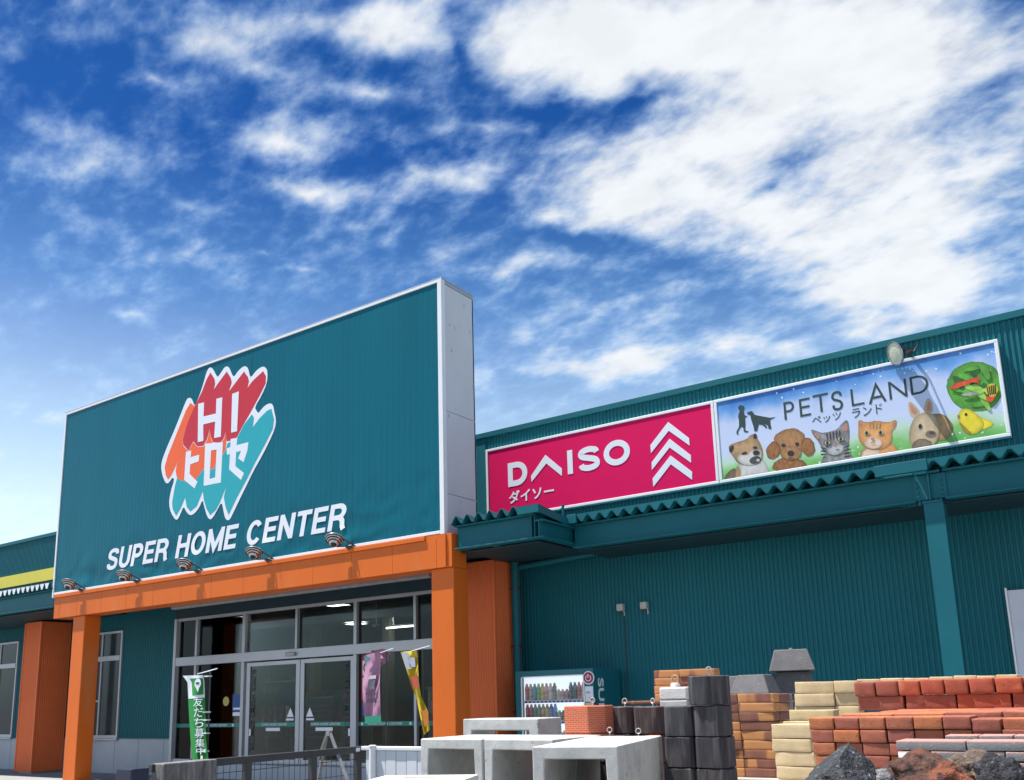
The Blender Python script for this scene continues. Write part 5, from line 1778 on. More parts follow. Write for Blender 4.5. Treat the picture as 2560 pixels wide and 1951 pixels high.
M_red = mat('brick_orange_red', (.5, .15, .07), .9, var=.2, vscale=14, bump=.14, bscale=120, rnd=[(.38, .085, .04), (.46, .115, .045), (.30, .085, .055), (.50, .14, .05), (.27, .075, .05)], spots=[((.16, .05, .035), 60, .66, .72), ((.58, .28, .18), 9, .60, .85)])
M_pav = mat('brick_dull_red', (.4, .14, .08), .92, var=.2, vscale=20, bump=.16, bscale=160, rnd=[(.27, .08, .06), (.38, .125, .075), (.25, .085, .07), (.46, .20, .12), (.31, .09, .055), (.42, .14, .05)], spots=[((.17, .07, .05), 90, .62, .72)])
M_yel = mat('brick_pale_yellow', (.55, .42, .25), .9, var=.16, vscale=9, bump=.12, bscale=110, rnd=[(.56, .42, .25), (.62, .50, .35), (.60, .46, .36), (.54, .43, .24)], spots=[((.46, .25, .12), 7, .62, .72), ((.16, .10, .06), 45, .70, .76)])
M_mot = mat('brick_mottled_brown', (.2, .1, .06), .9, var=.2, vscale=14, bump=.15, bscale=110, stretch=(1, .14, .12), rnd=[(.24, .10, .07), (.20, .085, .065), (.26, .11, .07), (.22, .09, .06)], spots=[((.50, .23, .09), 4.2, .50, .52, 1), ((.45, .33, .26), 60, .70, .76)])
M_gpv = mat('paver_grey', (.2, .19, .19), .92, var=.15, vscale=18, bump=.2, bscale=150, rnd=[(.17, .18, .19), (.24, .20, .19), (.20, .20, .20)], spots=[((.32, .30, .30), 50, .62, .75)])
# grey pavers carry a thin pink facing layer
nt, N, L, P = M_gpv.node_tree, M_gpv.node_tree.nodes, M_gpv.node_tree.links, M_gpv.node_tree.nodes['Principled BSDF']
old = P.inputs['Base Color'].links[0].from_socket
tcg = N.new('ShaderNodeTexCoord')
sg = N.new('ShaderNodeSeparateXYZ')
L.new(tcg.outputs['Generated'], sg.inputs[0])
rg = N.new('ShaderNodeMapRange')
rg.inputs['From Min'].default_value = .80
rg.inputs['From Max'].default_value = .90
L.new(sg.outputs[2], rg.inputs['Value'])
mg = N.new('ShaderNodeMix')
mg.data_type = 'RGBA'
L.new(rg.outputs[0], mg.inputs['Factor'])
L.new(old, mg.inputs['A'])
mg.inputs['B'].default_value = (.42, .22, .19, 1)
L.new(mg.outputs['Result'], P.inputs['Base Color'])


def place_brick(vars_, x, y, z, lab, group, rz=0.0, cat='brick', name='brick', ry=0.0):
    me = random.choice(vars_)
    o = bpy.data.objects.new(name, me)
    COL.objects.link(o)
    o.location = (x, y, z)
    o.rotation_euler = (random.uniform(-.006, .006), ry + random.uniform(-.006, .006), rz + random.uniform(-.02, .02))
    return tag(o, lab, cat, group)


def course_from_px(bounds, vtop, S_, x0, y0, Y):
    """edges of the bricks of one course measured along the stack front at y = Y"""
    xs = []
    for b in bounds:
        xs.append(at_y(x0 + b / S_, y0 + vtop / S_, Y).x)
    return xs


Z4 = (4.594, 2080, 1640)
Z3 = (4.79, 1780, 1600)
random.seed(21)
# -- orange red stack on top (R1): one course of headers over one of stretchers
Y1_ = 4.98
g_r1 = 'orange red clay bricks of the upper stack'
xs = course_from_px([240, 490, 755, 1012, 1290, 1572, 1870, 2200, 2520, 2850], 380, *Z4, Y1_)
zt = at_y(2080 + 1100 / 4.594, 1640 + 275 / 4.594, Y1_).z
zm = at_y(2080 + 1100 / 4.594, 1640 + 452 / 4.594, Y1_).z
zl = 1.3785
for i in range(len(xs) - 1):
    w_ = xs[i + 1] - xs[i] - .004
    hh = zt - zm + .001
    v_ = brick_variants('brick', w_, .23, hh, M_red, 1, .008, .003)
    v_[0].transform(Matrix.Identity(4))
    place_brick(v_, (xs[i] + xs[i + 1]) / 2, Y1_ + .115, (zt + zm) / 2 + random.uniform(-.002, .002), f'rounded orange red brick end, {ORD[i]} along the top course from the pale bricks', g_r1, ry=random.uniform(-.02, .01))
xs = course_from_px([290, 832, 1425, 2062, 2690, 3300], 520, *Z4, Y1_ + .01)
for i in range(len(xs) - 1):
    v_ = brick_variants('brick', xs[i + 1] - xs[i] - .006, .22, zm - zl + .001, M_red, 1, .007, .002)
    for me in v_:
        pass
    place_brick(v_, (xs[i] + xs[i + 1]) / 2, Y1_ + .12, (zm + zl) / 2, f'long orange red brick, {ORD[i]} along the course under the rounded brick ends', g_r1)
# pale bricks behind and above (white sunlit edge)
YB = 5.62
xs = course_from_px([-20, 275, 548, 820, 1110, 1390, 1660, 1880, 2135], 260, *Z4, YB)
for i in range(len(xs) - 1):
    for r_ in range(2):
        v_ = brick_variants('brick', xs[i + 1] - xs[i] - .004, .23, .066, M_yel, 1, .0038, .002)
        place_brick(v_, (xs[i] + xs[i + 1]) / 2, YB + .115, at_y(2080 + 1000 / 4.594, 1640 + (252 if i else 275) / 4.594, YB).z + .002 * (i % 3) - .034 - r_ * .069, f'pale brick behind the orange red bricks, {ORD[i]} from the pier blocks, {["top", "second"][r_]} course', 'pale bricks behind the orange red stack')
# -- layer the R1 stack rests on (L)
YLx = 4.16
g_l = 'red bricks of the flat layer below the upper stack'
xs = course_from_px([85, 690, 1280, 1950, 2560, 3170], 670, *Z4, YLx)
for i in range(len(xs) - 1):
    v_ = brick_variants('brick', xs[i + 1] - xs[i] - .004, .23, .060, M_pav, 1, .006, .002)
    place_brick(v_, (xs[i] + xs[i + 1]) / 2, YLx + .115 + random.uniform(-.01, .01), 1.352 + random.uniform(0, .006), f'flat red brick in the layer before the upper stack, {ORD[i]} from the yellow bricks', g_l)
    for r_ in range(1, 4):
        place_brick(v_, (xs[i] + xs[i + 1]) / 2 + .03 * r_, YLx + .115 + .236 * r_, 1.352 + random.uniform(-.001, .003), f'flat red brick under the upper stack, {ORD[i]} from the yellow bricks, {["", "second", "third", "fourth"][r_]} row back', g_l)
o = MB().box(-1.12, at_y(2080 + 2840 / 4.594, 1900, 4.98).x, YLx + .02, 5.35, .952, 1.318).build('brick_pallet', M_plat, bevel=.01)
tag(o, 'pale block base hidden under the flat red brick layer', 'base')
# -- red paver stack (R2)
Y2_ = 3.66
g_r2 = 'dull red pavers of the front stack'
cb = [[-120, 20, 310, 612, 930, 1268, 1600, 1948, 2290, 2640], [-110, 18, 325, 632, 945, 1285, 1615, 1960, 2300, 2650], [-100, 40, 345, 660, 970, 1300, 1630, 1975, 2310, 2660], [-90, 60, 368, 668, 985, 1310, 1640, 1985, 2320, 2670], [-80, 75, 385, 690, 1000, 1320, 1650, 1990, 2330, 2680], [-70, 90, 400, 705, 1015, 1330, 1660, 2000, 2340, 2690]]
vt = [702, 853, 1003, 1150, 1300, 1450, 1600]
zz = [at_y(2080 + 500 / 4.594, 1640 + v / 4.594, Y2_).z for v in vt]
x_l = at_y(1780 + 1152 / 4.79, 1600 + 1000 / 4.79, Y2_).x
for c in range(6):
    xs = course_from_px(cb[c], (vt[c] + vt[c + 1]) / 2, *Z4, Y2_)
    xs[0] = x_l + .004 * c
    for i in range(len(xs) - 1):
        v_ = brick_variants('paver', xs[i + 1] - xs[i] - .0035, .20, zz[c] - zz[c + 1] - .0025, M_pav, 1, .0028 if c else .004, .0018)
        place_brick(v_, (xs[i] + xs[i + 1]) / 2, Y2_ + .10 + random.uniform(-.005, .005), (zz[c] + zz[c + 1]) / 2 + (-.010 if c == 0 and i > 5 else 0), f'dull red paver in the front stack, {ORD[i]} from the yellow bricks, {ORD[c]} course down', g_r2, cat='paver', name='paver')
o = MB().box(-1.02, at_y(2080 + 2640 / 4.594, 1900, 3.66).x, Y2_ + .03, Y2_ + .42, .956, zz[6] - .004).build('brick_pallet', M_plat, bevel=.01)
tag(o, 'pale block base hidden under the dull red paver stack', 'base')
# -- grey pavers (G)
Y3_ = 3.29
g_g = 'grey paving slabs before the red pavers'
for c, (bnd, va, vb) in enumerate((([735, 1545, 2360, 3170], 978, 1092), ([755, 1130, 1990, 2800], 1100, 1205), ([760, 1180, 2010, 2830], 1220, 1325), ([770, 1360, 2090, 2900], 1335, 1440))):
    xs = course_from_px(bnd, (va + vb) / 2, *Z4, Y3_)
    za, zb = [at_y(2080 + 1300 / 4.594, 1640 + v / 4.594, Y3_).z for v in (va, vb)]
    for i in range(3):
        v_ = brick_variants('paving_slab', xs[i + 1] - xs[i] - .003, .145, za - zb - .001, M_gpv, 1, .0025, .0008)
        place_brick(v_, (xs[i] + xs[i + 1]) / 2, Y3_ + .0725, (za + zb) / 2, f'grey paving slab with pinkish top, {ORD[i]} from the black rock, {ORD[c]} course down', g_g, cat='paving slab', name='paving_slab')
xs = course_from_px([1290, 1680, 2085, 2480, 2870], 935, *Z4, Y3_ + .16)
za, zb = [at_y(2080 + 1600 / 4.594, 1640 + v / 4.594, Y3_ + .16).z for v in (917, 1010)]
for i in range(4):
    v_ = brick_variants('paving_slab', xs[i + 1] - xs[i] - .003, .12, za - zb, M_gpv, 1, .002, .0008)
    place_brick(v_, (xs[i] + xs[i + 1]) / 2, Y3_ + .222, (za + zb) / 2, f'short paving slab with sunlit top behind the grey slabs, {ORD[i]} from the red pavers', g_g, cat='paving slab', name='paving_slab')
o = MB().box(-.66, at_y(2080 + 2830 / 4.594, 1900, 3.29).x, Y3_ + .03, Y3_ + .30, .952, at_y(2080 + 1300 / 4.594, 1640 + 1450 / 4.594, Y3_).z).build('brick_pallet', M_plat, bevel=.01)
tag(o, 'pale block base hidden under the grey paving slabs', 'base')
# -- yellow stacks
def stack_px(bounds_rows, vrows, Y, D_, m, lab, group, Z_, bev=.0028, cat='brick', vref=None):
    for c, bnd in enumerate(bounds_rows):
        xs = course_from_px(bnd, (vrows[c] + vrows[c + 1]) / 2, *Z_, Y)
        za, zb = [at_y(Z_[1] + (bnd[0] + bnd[1]) / 2 / Z_[0], Z_[2] + v / Z_[0], Y).z for v in (vrows[c], vrows[c + 1])]
        for i in range(len(xs) - 1):
            v_ = brick_variants('brick', xs[i + 1] - xs[i] - .004, D_, za - zb - .003, m, 1, bev, .0018)
            place_brick(v_, (xs[i] + xs[i + 1]) / 2, Y + D_ / 2 + random.uniform(-.006, .006), (za + zb) / 2, lab(c, i), group, cat=cat)


gy_ = 'pale yellow bricks stacked beside the red ones'
stack_px([[985, 1458, 1750], [988, 1472, 1760], [990, 1476, 1770], [992, 1480, 1775], [994, 1484, 1780], [996, 1488, 1785]], [500, 645, 800, 945, 1090, 1235, 1380], 5.42, .115, M_yel, lambda c, i: f'pale yellow brick in the rear stack, {ORD[i]} from the pier blocks, {ORD[c]} course down', gy_, Z3)
stack_px([[916, 1460]], [838, 975], 5.10, .11, M_yel, lambda c, i: 'single golden brick lying before the rear pale yellow stack', gy_, Z3)
stack_px([[850, 1300]], [975, 1100], 4.95, .10, M_yel, lambda c, i: 'thin sliver of golden brick between the two yellow stacks', gy_, Z3)
stack_px([[708, 1190], [714, 1190], [748, 1230], [760, 1240], [772, 1250], [784, 1260], [796, 1270]], [1012, 1185, 1345, 1520, 1680, 1840, 2000, 2160], 4.74, .20, M_yel, lambda c, i: f'pale yellow brick in the low stack by the red pavers, {ORD[c]} course down', gy_, Z3)
# -- mottled stack
gm = 'mottled orange and brown bricks'
vr = [650, 762, 872, 980, 1092, 1205, 1318, 1425, 1535, 1645]
stack_px([[60 + 4 * c * 4, 300 + c * 12, 745 + c * 3] for c in range(9)], vr, 6.33, .115, M_mot, lambda c, i: f'mottled brown brick in the tall stack, {["hidden", "open"][i]} end column, {ORD[c]} course down', gm, Z3)
for c in range(9):
    xa = at_y(Z3[1] + (752 + c * 3) / Z3[0], Z3[2] + vr[c] / Z3[0], 6.33).x
    za, zb = [at_y(Z3[1] + 500 / Z3[0], Z3[2] + v / Z3[0], 6.33).z for v in (vr[c], vr[c + 1])]
    v_ = brick_variants('brick', .10, .23, za - zb - .003, M_mot, 1, .006, .002)
    place_brick(v_, xa - .06, 6.33 + .125 + .115 + .01, (za + zb) / 2, f'mottled orange brick end behind the tall mottled stack, {ORD[c]} course down', gm)
Z2 = (5.25, 1380, 1640)
stack_px([[1330, 1668, 2140], [1335, 1675, 2142], [1340, 1680, 2145], [1350, 1685, 2150], [1358, 1690, 2150], [1365, 1690, 2155], [1370, 1695, 2155], [1375, 1700, 2160]], [188, 292, 395, 500, 600, 700, 800, 900, 1000], 6.72, .115, M_mot, lambda c, i: f'mottled orange brick behind the white pier block, {ORD[i]} from the vending machine, {ORD[c]} course down', gm, Z2)
o = MB().box(-3.2, -2.5, 6.70, 6.95, .80, at_y(1380 + 1500 / 5.25, 1640 + 1000 / 5.25, 6.72).z - .003).build('brick_pallet', M_plat, bevel=.01)
tag(o, 'pale block base hidden under the rear mottled bricks', 'base')
o = MB().box(-2.62, -1.95, 6.28, 6.62, .80, at_y(Z3[1] + 500 / Z3[0], Z3[2] + 1645 / Z3[0], 6.33).z - .003).build('brick_pallet', M_plat, bevel=.008)
tag(o, 'pale slab edge showing under the tall mottled stack', 'base')
fl = MB()
stack_px([[905, 1340, 1790]], [592, 640], 6.45, .22, M_mot, lambda c, i: f'brown brick lying flat behind the ring bolts, {ORD[i]} from the vending machine', gm, Z2)

# ------------------------------------------------------------------ wood look pier blocks with ring bolts
M_log = mat('wood_look_black', (.06, .055, .06), .8, var=.55, vscale=16, stretch=(1, 1, .12), bump=1.0, bscale=34, bstretch=(1, 1, .10), rnd=[(.030, .029, .036), (.042, .035, .038), (.034, .032, .040)], spots=[((.12, .105, .11), 20, .52, .80)])
M_log2 = mat('wood_look_brown', (.1, .07, .07), .8, var=.6, vscale=16, stretch=(1, 1, .12), bump=1.0, bscale=34, bstretch=(1, 1, .10), rnd=[(.050, .034, .034), (.062, .040, .038)], spots=[((.22, .15, .15), 20, .52, .80)])
M_rbk = bpy.data.materials.new('brick_pattern')
nt, N, L, P = nodes_of(M_rbk)
co = N.new('ShaderNodeTexCoord')
br = N.new('ShaderNodeTexBrick')
br.inputs['Color1'].default_value = (.50, .105, .045, 1)
br.inputs['Color2'].default_value = (.42, .085, .04, 1)
br.inputs['Mortar'].default_value = (.58, .22, .13, 1)
br.inputs['Scale'].default_value = 1.0
br.inputs['Mortar Size'].default_value = .0022
br.inputs['Brick Width'].default_value = .045
br.inputs['Row Height'].default_value = .015
mpn = N.new('ShaderNodeMapping')
sxx = N.new('ShaderNodeSeparateXYZ')
cxx = N.new('ShaderNodeCombineXYZ')
adx = N.new('ShaderNodeMath')
adx.operation = 'ADD'
L.new(co.outputs['Object'], sxx.inputs[0])
L.new(sxx.outputs[0], adx.inputs[0])
L.new(sxx.outputs[1], adx.inputs[1])
L.new(adx.outputs[0], cxx.inputs[0])
L.new(sxx.outputs[2], cxx.inputs[1])
L.new(cxx.outputs[0], br.inputs['Vector'])
L.new(br.outputs['Color'], P.inputs['Base Color'])
bpn = N.new('ShaderNodeBump')
bpn.inputs['Strength'].default_value = .6
bpn.inputs['Distance'].default_value = .004
L.new(br.outputs['Fac'], bpn.inputs['Height'])
bpn.invert = True
L.new(bpn.outputs[0], P.inputs['Normal'])
P.inputs['Roughness'].default_value = .85


def log_mesh(poly, h, m, seed, groove=True):
    """plank faced prism: outline with bevelled grooves, wobbly vertical arrises"""
    rr = random.Random(seed)
    pts_ = []
    n = len(poly)
    for i in range(n):
        a, b = Vector(poly[i]), Vector(poly[(i + 1) % n])
        k = max(2, int((b - a).length / .022))
        for j in range(k):
            t = j / k
            p_ = a.lerp(b, t)
            nrm = Vector((b.y - a.y, a.x - b.x)).normalized()
            pts_.append((p_, nrm))
    zs_ = [0, .03, .25, .5, .75, .97, 1]
    vs, fs = [], []
    m_ = len(pts_)
    for zi, t in enumerate(zs_):
        for i, (p_, nrm) in enumerate(pts_):
            d = .005 * noise.noise((i * .6, t * 1.5, seed * 3.3)) + .002 * noise.noise((i * 1.7, t * 4, seed))
            if t in (0, 1):
                d -= .010
            q_ = p_ + nrm * d
            vs.append((q_.x, q_.y, t * h + (.004 * noise.noise((i * .4, 2, seed)) if t > .9 else 0)))
    for z_ in range(len(zs_) - 1):
        for i in range(m_):
            fs.append((z_ * m_ + i, z_ * m_ + (i + 1) % m_, (z_ + 1) * m_ + (i + 1) % m_, (z_ + 1) * m_ + i))
    fs.append(tuple(range(m_ - 1, -1, -1)))
    fs.append(tuple((len(zs_) - 1) * m_ + i for i in range(m_)))
    return MB().add(vs, fs).mesh('pier_block', m, True)


def pier_block(me, loc, rz, lab, group='wood look pier blocks', ring=None, rh=.21):
    o = bpy.data.objects.new('pier_block', me)
    COL.objects.link(o)
    o.location = loc
    o.rotation_euler = (0, 0, rz)
    tag(o, lab, 'pier block', group)
    if ring:
        mb = MB()
        c0 = Vector((ring[0], ring[1], rh))
        mb.cyl(c0 - Vector((0, 0, .02)), c0 + Vector((0, 0, .024)), .0042, 8)
        mb.tube([c0 + Vector((cos(ring[2]) * .018 * sin(t), sin(ring[2]) * .018 * sin(t), .040 + .018 * cos(t))) for t in [2 * pi * k / 18 for k in range(18)]], .0036, 7, True)
        b_ = mb.mesh('ring_bolt', M_galv, True)
        q_ = bpy.data.objects.new('ring_bolt', b_)
        COL.objects.link(q_)
        q_.parent = o
    return o


oct_ = lambda w_, d_, c_: [(-w_ / 2 + c_, -d_ / 2), (w_ / 2 - c_, -d_ / 2), (w_ / 2, -d_ / 2 + c_), (w_ / 2, d_ / 2 - c_), (w_ / 2 - c_, d_ / 2), (-w_ / 2 + c_, d_ / 2), (-w_ / 2, d_ / 2 - c_), (-w_ / 2, -d_ / 2 + c_)]
hexw = lambda w_, d_, c_: [(-w_ / 2, -d_ / 2 + c_), (0, -d_ / 2), (w_ / 2 - c_, -d_ / 2 + .02), (w_ / 2, -d_ / 2 + c_), (w_ / 2, d_ / 2), (-w_ / 2, d_ / 2)]
LA = [log_mesh(oct_(.195, .195, .022), .195, M_log, s) for s in (1, 2)]
LB = [log_mesh(oct_(.225, .21, .025), .198, M_log, s) for s in (3, 4)]
ybk = 5.62
zr = [1.410, 1.212, 1.012]
for c in range(3):
    pa_ = at_y(1380 + (1450 + 6 * c) / 5.25, 1640 + (850 + 400 * c) / 5.25, ybk).x
    pm_ = at_y(1380 + (1832 + 18 * c) / 5.25, 1640 + (850 + 400 * c) / 5.25, ybk).x
    pr_ = at_y(1380 + (2240 + 34 * c) / 5.25, 1640 + (850 + 400 * c) / 5.25, ybk).x
    wA, wB = pm_ - pa_, pr_ - pm_
    o = pier_block(log_mesh(oct_(wA - .006, .195, .02), .196, M_log, 10 + c), ((pa_ + pm_) / 2, ybk + .10, zr[c] - .198), 0, f'black wood look block, column beside the concrete channels, {ORD[c]} from top')
    o = pier_block(log_mesh(oct_(wB - .006, .21, .03), .197, M_log, 20 + c), ((pm_ + pr_) / 2, ybk + .105, zr[c] - .199), 0, f'black wood look block, column beside the mottled bricks, {ORD[c]} from top')
p0, p1 = at_y(1380 + 1752 / 5.25, 1640 + 450 / 5.25, ybk - .02).x, at_y(1380 + 2215 / 5.25, 1640 + 450 / 5.25, ybk - .02).x
w_ = p1 - p0
top = log_mesh([(-w_ / 2, -.055), (-w_ / 2 + .05, -.10), (.03, -.105), (w_ / 2 - .045, -.075), (w_ / 2, -.02), (w_ / 2 - .01, .09), (.02, .11), (-w_ / 2 + .03, .09)], .188, M_log, 31)
pier_block(top, ((p0 + p1) / 2, ybk + .085, 1.412), .05, 'single black wood look block resting on top of the stack', ring=(.0, .02, .4), rh=.188)
yp = 6.10
bases = []
for k, (a, b) in enumerate(((680, 1045), (1055, 1415))):
    x0_, x1_ = at_y(1380 + a / 5.25, 1640 + 850 / 5.25, yp).x, at_y(1380 + b / 5.25, 1640 + 850 / 5.25, yp).x
    zt_ = at_y(1380 + (a + b) / 2 / 5.25, 1640 + 668 / 5.25, yp).z
    w_ = x1_ - x0_
    for c in range(3):
        me = log_mesh([(-w_ / 2, -.07), (-w_ / 2 + .03, -.10), (.02, -.105), (w_ / 2 - .03, -.095), (w_ / 2, -.06), (w_ / 2, .10), (-w_ / 2, .10)], .198, M_log2, 41 + k * 3 + c)
        pier_block(me, ((x0_ + x1_) / 2, yp + .10, zt_ - .198 - c * .2), .0, f'brown wood look block {["touching the red brick pattern block", "second from the red brick pattern block"][k]}, {["topmost", "middle", "lowest"][c]} of its column', ring=(.0, .03, [.3, -.2][k]) if c == 0 else None, rh=.198)
for k, u in enumerate((1452, 1494, 1556, 1597)):
    pass
yr = 5.90
xa, xb, xc = [at_y(1380 + q / 5.25, 1640 + 850 / 5.25, yr).x for q in (135, 470, 668)]
w_ = xb - xa + .11
zt_ = at_y(1380 + 300 / 5.25, 1640 + 660 / 5.25, yr).z
bp_ = [(-w_ / 2, -.06), (-w_ / 2 + .02, -.10), (w_ / 2 - .105, -.105), (w_ / 2 - .005, -.02), (w_ / 2, .10), (-w_ / 2, .10)]
for c in range(3):
    me = MB().prism_z(bp_, 0, .2).mesh('pier_block', M_rbk, bevel=.008, seg=3)
    pier_block(me, (xa + w_ / 2, yr + .10, zt_ - .2 - c * .203), .0, f'red brick pattern pier block beside the vending machine, {["topmost", "middle", "lowest"][c]} of its column', 'red brick pattern pier blocks', ring=(.045, .0, .4) if c == 0 else None, rh=.2)
# second ring of the red block, on the block behind it
for k, (a, b, c_) in enumerate(((1330, 1400, 1045), (1338, 1412, 1450))):
    x0_ = at_y(1380 + a / 5.25 - 14, 1640 + 1100 / 5.25, 5.98).x
    x1_ = at_y(1380 + b / 5.25, 1640 + 1100 / 5.25, 5.98).x
    zt_ = at_y(1380 + a / 5.25, 1640 + c_ / 5.25, 5.98).z
    me = MB().prism_z([(x0_ - x1_, -.05), (0, -.05), (0, .045), (x0_ - x1_, .045)], 0, .195).mesh('pier_block', M_rbk, bevel=.006)
    pier_block(me, (x1_, 5.98, zt_ - .195), 0, f'red brick pattern block edge between channel and black blocks, {["upper", "lower"][k]} one', 'red brick pattern pier blocks')
# two low blocks behind the channels whose ring bolts stand above the concrete
for k, (u, v) in enumerate(((1523, 1838), (1595, 1841))):
    q_ = at_y(u, v, 5.86)
    me = log_mesh(oct_(.19, .17, .02), .18, M_log2, 71 + k)
    pier_block(me, (q_.x, 5.87, q_.z - .185), 0, f'low wood look block showing only its ring bolt above the channel, {["nearer red block", "nearer black stack"][k]}', ring=(0, 0, .2), rh=.18)
    mb = MB().box(q_.x - .08, q_.x + .08, 5.79, 5.95, .80, q_.z - .186).build('pier_block', M_log2, bevel=.01)
    tag(mb, f'brown block under the low ring bolt block {["nearer the red block", "nearer the black stack"][k]}', 'pier block', 'wood look pier blocks')
# white pier block with ringed boss
q0, q1 = at_y(1380 + 1405 / 5.25, 1640 + 500 / 5.25, 6.24), at_y(1380 + 1770 / 5.25, 1640 + 500 / 5.25, 6.24)
zt_, zb_ = at_y(1380 + 1500 / 5.25, 1640 + 415 / 5.25, 6.24).z, at_y(1380 + 1500 / 5.25, 1640 + 580 / 5.25, 6.24).z
o = empty('white_pier_block', (q0.x, 6.24, zb_), 'white concrete pier block with round boss and ring before the mottled bricks', 'pier block')
MB().box(q0.x, q1.x, 6.24, 6.42, zb_, zt_).build('body', mat('white_concrete', (.58, .56, .54), .8, var=.07, vscale=8, bump=.3), o, bevel=.012)
cxm = at_y(1380 + 1605 / 5.25, 1640 + 380 / 5.25, 6.31).x
MB().lathe((cxm, 6.33, zt_), (0, 0, 1), [(0, .036), (.022, .036), (.032, .03)], 18).build('boss', MATS['white_concrete'], o, True)
rz_ = zt_ + .03
MB().tube([(cxm + .026 * sin(t), 6.33, rz_ + .026 + .03 * cos(t)) for t in [2 * pi * k / 18 for k in range(18)]], .008, 7, True).build('ring_bolt', mat('rusty_ring', (.36, .22, .14), .7, var=.4, vscale=60), o, True)
for k in range(3):
    zq = zb_ - .002 - k * .2
    b_ = MB().box(q0.x + .0, q1.x, 6.24, 6.42, max(.8, zq - .198), zq).build('pier_block', M_conc, bevel=.01)
    tag(b_, f'plain concrete block under the white pier block, {ORD[k]} below it', 'pier block', 'plain concrete blocks under the white pier block')

# grey truncated pyramid pier blocks
def pyramid(cx_, cy_, z0, wb, wt, h, rz, lab):
    vs = [(-wb / 2, -wb / 2, 0), (wb / 2, -wb / 2, 0), (wb / 2, wb / 2, 0), (-wb / 2, wb / 2, 0), (-wt / 2, -wt / 2, h), (wt / 2, -wt / 2, h), (wt / 2, wt / 2, h), (-wt / 2, wt / 2, h)]
    me = MB().add(vs, [(3, 2, 1, 0), (4, 5, 6, 7), (0, 1, 5, 4), (1, 2, 6, 5), (2, 3, 7, 6), (3, 0, 4, 7)]).mesh('pyramid_pier_block', M_concd, bevel=.008)
    o = bpy.data.objects.new('pyramid_pier_block', me)
    COL.objects.link(o)
    o.location = (cx_, cy_, z0)
    o.rotation_euler = (0, 0, rz)
    return tag(o, lab, 'pier block', 'grey truncated pyramid pier blocks')


rzp = R(16)
pyramid(-2.72, 8.72, 1.665, .42, .30, .202, rzp, 'topmost dark grey pyramid pier block standing against the ribbed wall')
o = MB().lathe((-2.72, 8.72, 1.867), (0, 0, 1), [(0, .02), (.012, .018), (.02, .006)], 10).build('anchor_stub', M_concd)
tag(o, 'small stub on top of the topmost grey pyramid block', 'stub')
pyramid(-2.72, 8.74, 1.448, .43, .31, .212, rzp, 'dark grey pyramid pier block under the topmost one')
pyramid(-2.98, 8.42, 1.465, .40, .26, .175, R(-4), 'dark grey pyramid pier block beside the taller pair, its flat top sunlit')
pyramid(-3.22, 8.62, 1.462, .34, .24, .175, rzp, 'dark grey pyramid pier block mostly hidden behind the black wood look block')
for k, (xx, yy, lab) in enumerate(((-2.72, 8.74, 'under the topmost pair'), (-2.98, 8.42, 'under the sunlit one'), (-3.22, 8.62, 'under the hidden one'))):
    b_ = MB().box(xx - .2, xx + .2, yy - .2, yy + .2, .90, 1.446 + .014 * (k > 0)).build('concrete_block', M_concd, bevel=.01)
    tag(b_, f'square dark concrete block {lab} of the pyramid blocks', 'concrete block', 'square blocks under the pyramid blocks')
q_ = at_y(1780 + 852 / 4.79, 1600 + 655 / 4.79, 8.0)
mb = MB().box(q_.x - .05, q_.x + .05, 8.0, 8.1, .9, q_.z).box(q_.x - .06, q_.x + .06, 7.99, 8.11, q_.z - .07, q_.z - .05).box(q_.x - .06, q_.x + .06, 7.99, 8.11, q_.z - .34, q_.z - .32)
o = mb.build('ribbed_post', mat('grey_post', (.27, .26, .25), .85, var=.15, vscale=10, bump=.3), bevel=.006)
tag(o, 'slim grey concrete post with bands beside the tall mottled stack', 'post')

# ------------------------------------------------------------------ garden rocks
def rock(px, d_, rx, ry, rz_, m, lab, seed, sharp=0.0, peak=None, sub=5):
    bm = bmesh.new()
    bmesh.ops.create_icosphere(bm, subdivisions=sub, radius=1)
    rr = random.Random(seed)
    cuts = []
    for k in range(9 if sharp else 5):
        n_ = Vector((rr.uniform(-1, 1), rr.uniform(-1, 1), rr.uniform(-.5, 1))).normalized()
        cuts.append((n_, rr.uniform(.50, .8)))
    if peak:
        cuts += peak
    for v in bm.verts:
        p_ = v.co.copy()
        for n_, lim in cuts:
            dd = p_.dot(n_) - lim
            if dd > 0:
                p_ -= n_ * dd * (.96 if sharp else .75)
        q_ = p_ * 2.2 + Vector((seed, seed * 2, 0))
        amp = .07 if sharp else .16
        p_ += p_.normalized() * (amp * noise.fractal(q_, .9, 2.1, 5) + (.05 if not sharp else .018) * noise.noise(p_ * 11 + Vector((seed, 0, 0))))
        if not sharp:
            p_ += p_.normalized() * .05 * abs(noise.noise(p_ * 6))
        v.co = Vector((p_.x * rx, p_.y * ry, p_.z * rz_))
    me = bpy.data.meshes.new('rock')
    bm.to_mesh(me)
    bm.free()
    for p_ in me.polygons:
        p_.use_smooth = not sharp
    me.materials.append(m)
    o = bpy.data.objects.new('rock', me)
    COL.objects.link(o)
    o.location = px
    return tag(o, lab, 'rock', 'garden rocks in front of the pavers')


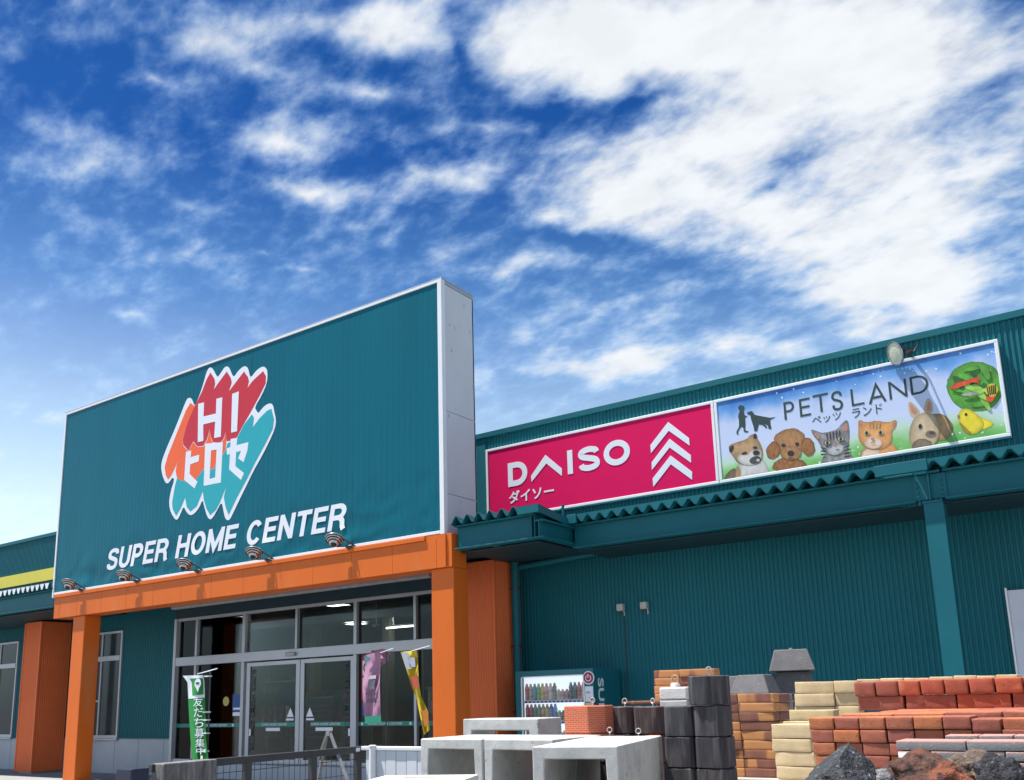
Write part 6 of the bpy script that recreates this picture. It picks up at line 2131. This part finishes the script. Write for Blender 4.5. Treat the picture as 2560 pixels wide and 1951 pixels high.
M_rk = mat('black_rock', (.026, .029, .034), .75, var=.5, vscale=26, bump=1, bscale=120, spots=[((.22, .23, .25), 80, .60, .70)])
M_rr = mat('red_lava_rock', (.075, .034, .024), .95, var=.6, vscale=28, bump=1, bscale=90, spots=[((.26, .075, .035), 9, .50, .68), ((.02, .012, .012), 26, .54, .66)])
M_rg = mat('grey_rock', (.16, .16, .17), .9, var=.5, vscale=40, bump=1, bscale=140, spots=[((.36, .35, .34), 60, .58, .7)])
M_rd = mat('dark_lava_rock', (.022, .022, .028), .9, var=.5, vscale=40, bump=1, bscale=130, spots=[((.10, .10, .11), 60, .6, .7)])
M_rn = mat('brown_rock', (.12, .085, .065), .95, var=.5, vscale=36, bump=1, bscale=120, spots=[((.26, .2, .16), 30, .55, .7)])
def rk(u, v, y):
    return at_y(u, v, y)
a = rk(2094, 1950, 2.55)
rock((a.x, 2.60, a.z - .035), .1, .17, .15, .145, M_rk, 'black speckled rock with a sharp peak in front of the red pavers', 3, 1, [(Vector((-.62, -.25, .75)).normalized(), .52), (Vector((.72, -.45, .55)).normalized(), .50), (Vector((-.1, -.9, .3)).normalized(), .55)])
a = rk(2178, 1945, 2.60)
rock((a.x, 2.66, a.z - .035), .1, .06, .06, .055, M_rg, 'small pale grey rock beside the black peaked rock', 14)
a = rk(2325, 1938, 2.62)
rock((a.x, 2.70, a.z - .035), .1, .125, .12, .098, M_rr, 'rusty red lava rock in the middle of the garden rocks', 5)
a = rk(2228, 1946, 2.66)
rock((a.x, 2.75, a.z - .03), .1, .075, .07, .065, M_rr, 'small reddish rock between the grey one and the big lava rock', 26)
a = rk(2258, 1925, 2.85)
rock((a.x, 2.92, a.z - .02), .1, .07, .06, .05, M_rg, 'grey rock behind the small reddish rock', 8)
a = rk(2420, 1930, 2.75)
rock((a.x, 2.82, a.z - .03), .1, .13, .10, .095, M_rn, 'brown rock between the red lava rock and the black lava rock', 9)
a = rk(2498, 1945, 2.72)
rock((a.x, 2.76, a.z - .02), .1, .075, .08, .085, M_rd, 'rounded black lava rock before the grey paving slabs', 12)
rock((-.95, 2.45, 1.0), .1, .16, .14, .12, M_rk, 'black rock low beside the peaked one', 15, 1)
rock((-.35, 2.40, .99), .1, .18, .15, .10, M_rn, 'brown rock lying low in front of the lava rocks', 17)
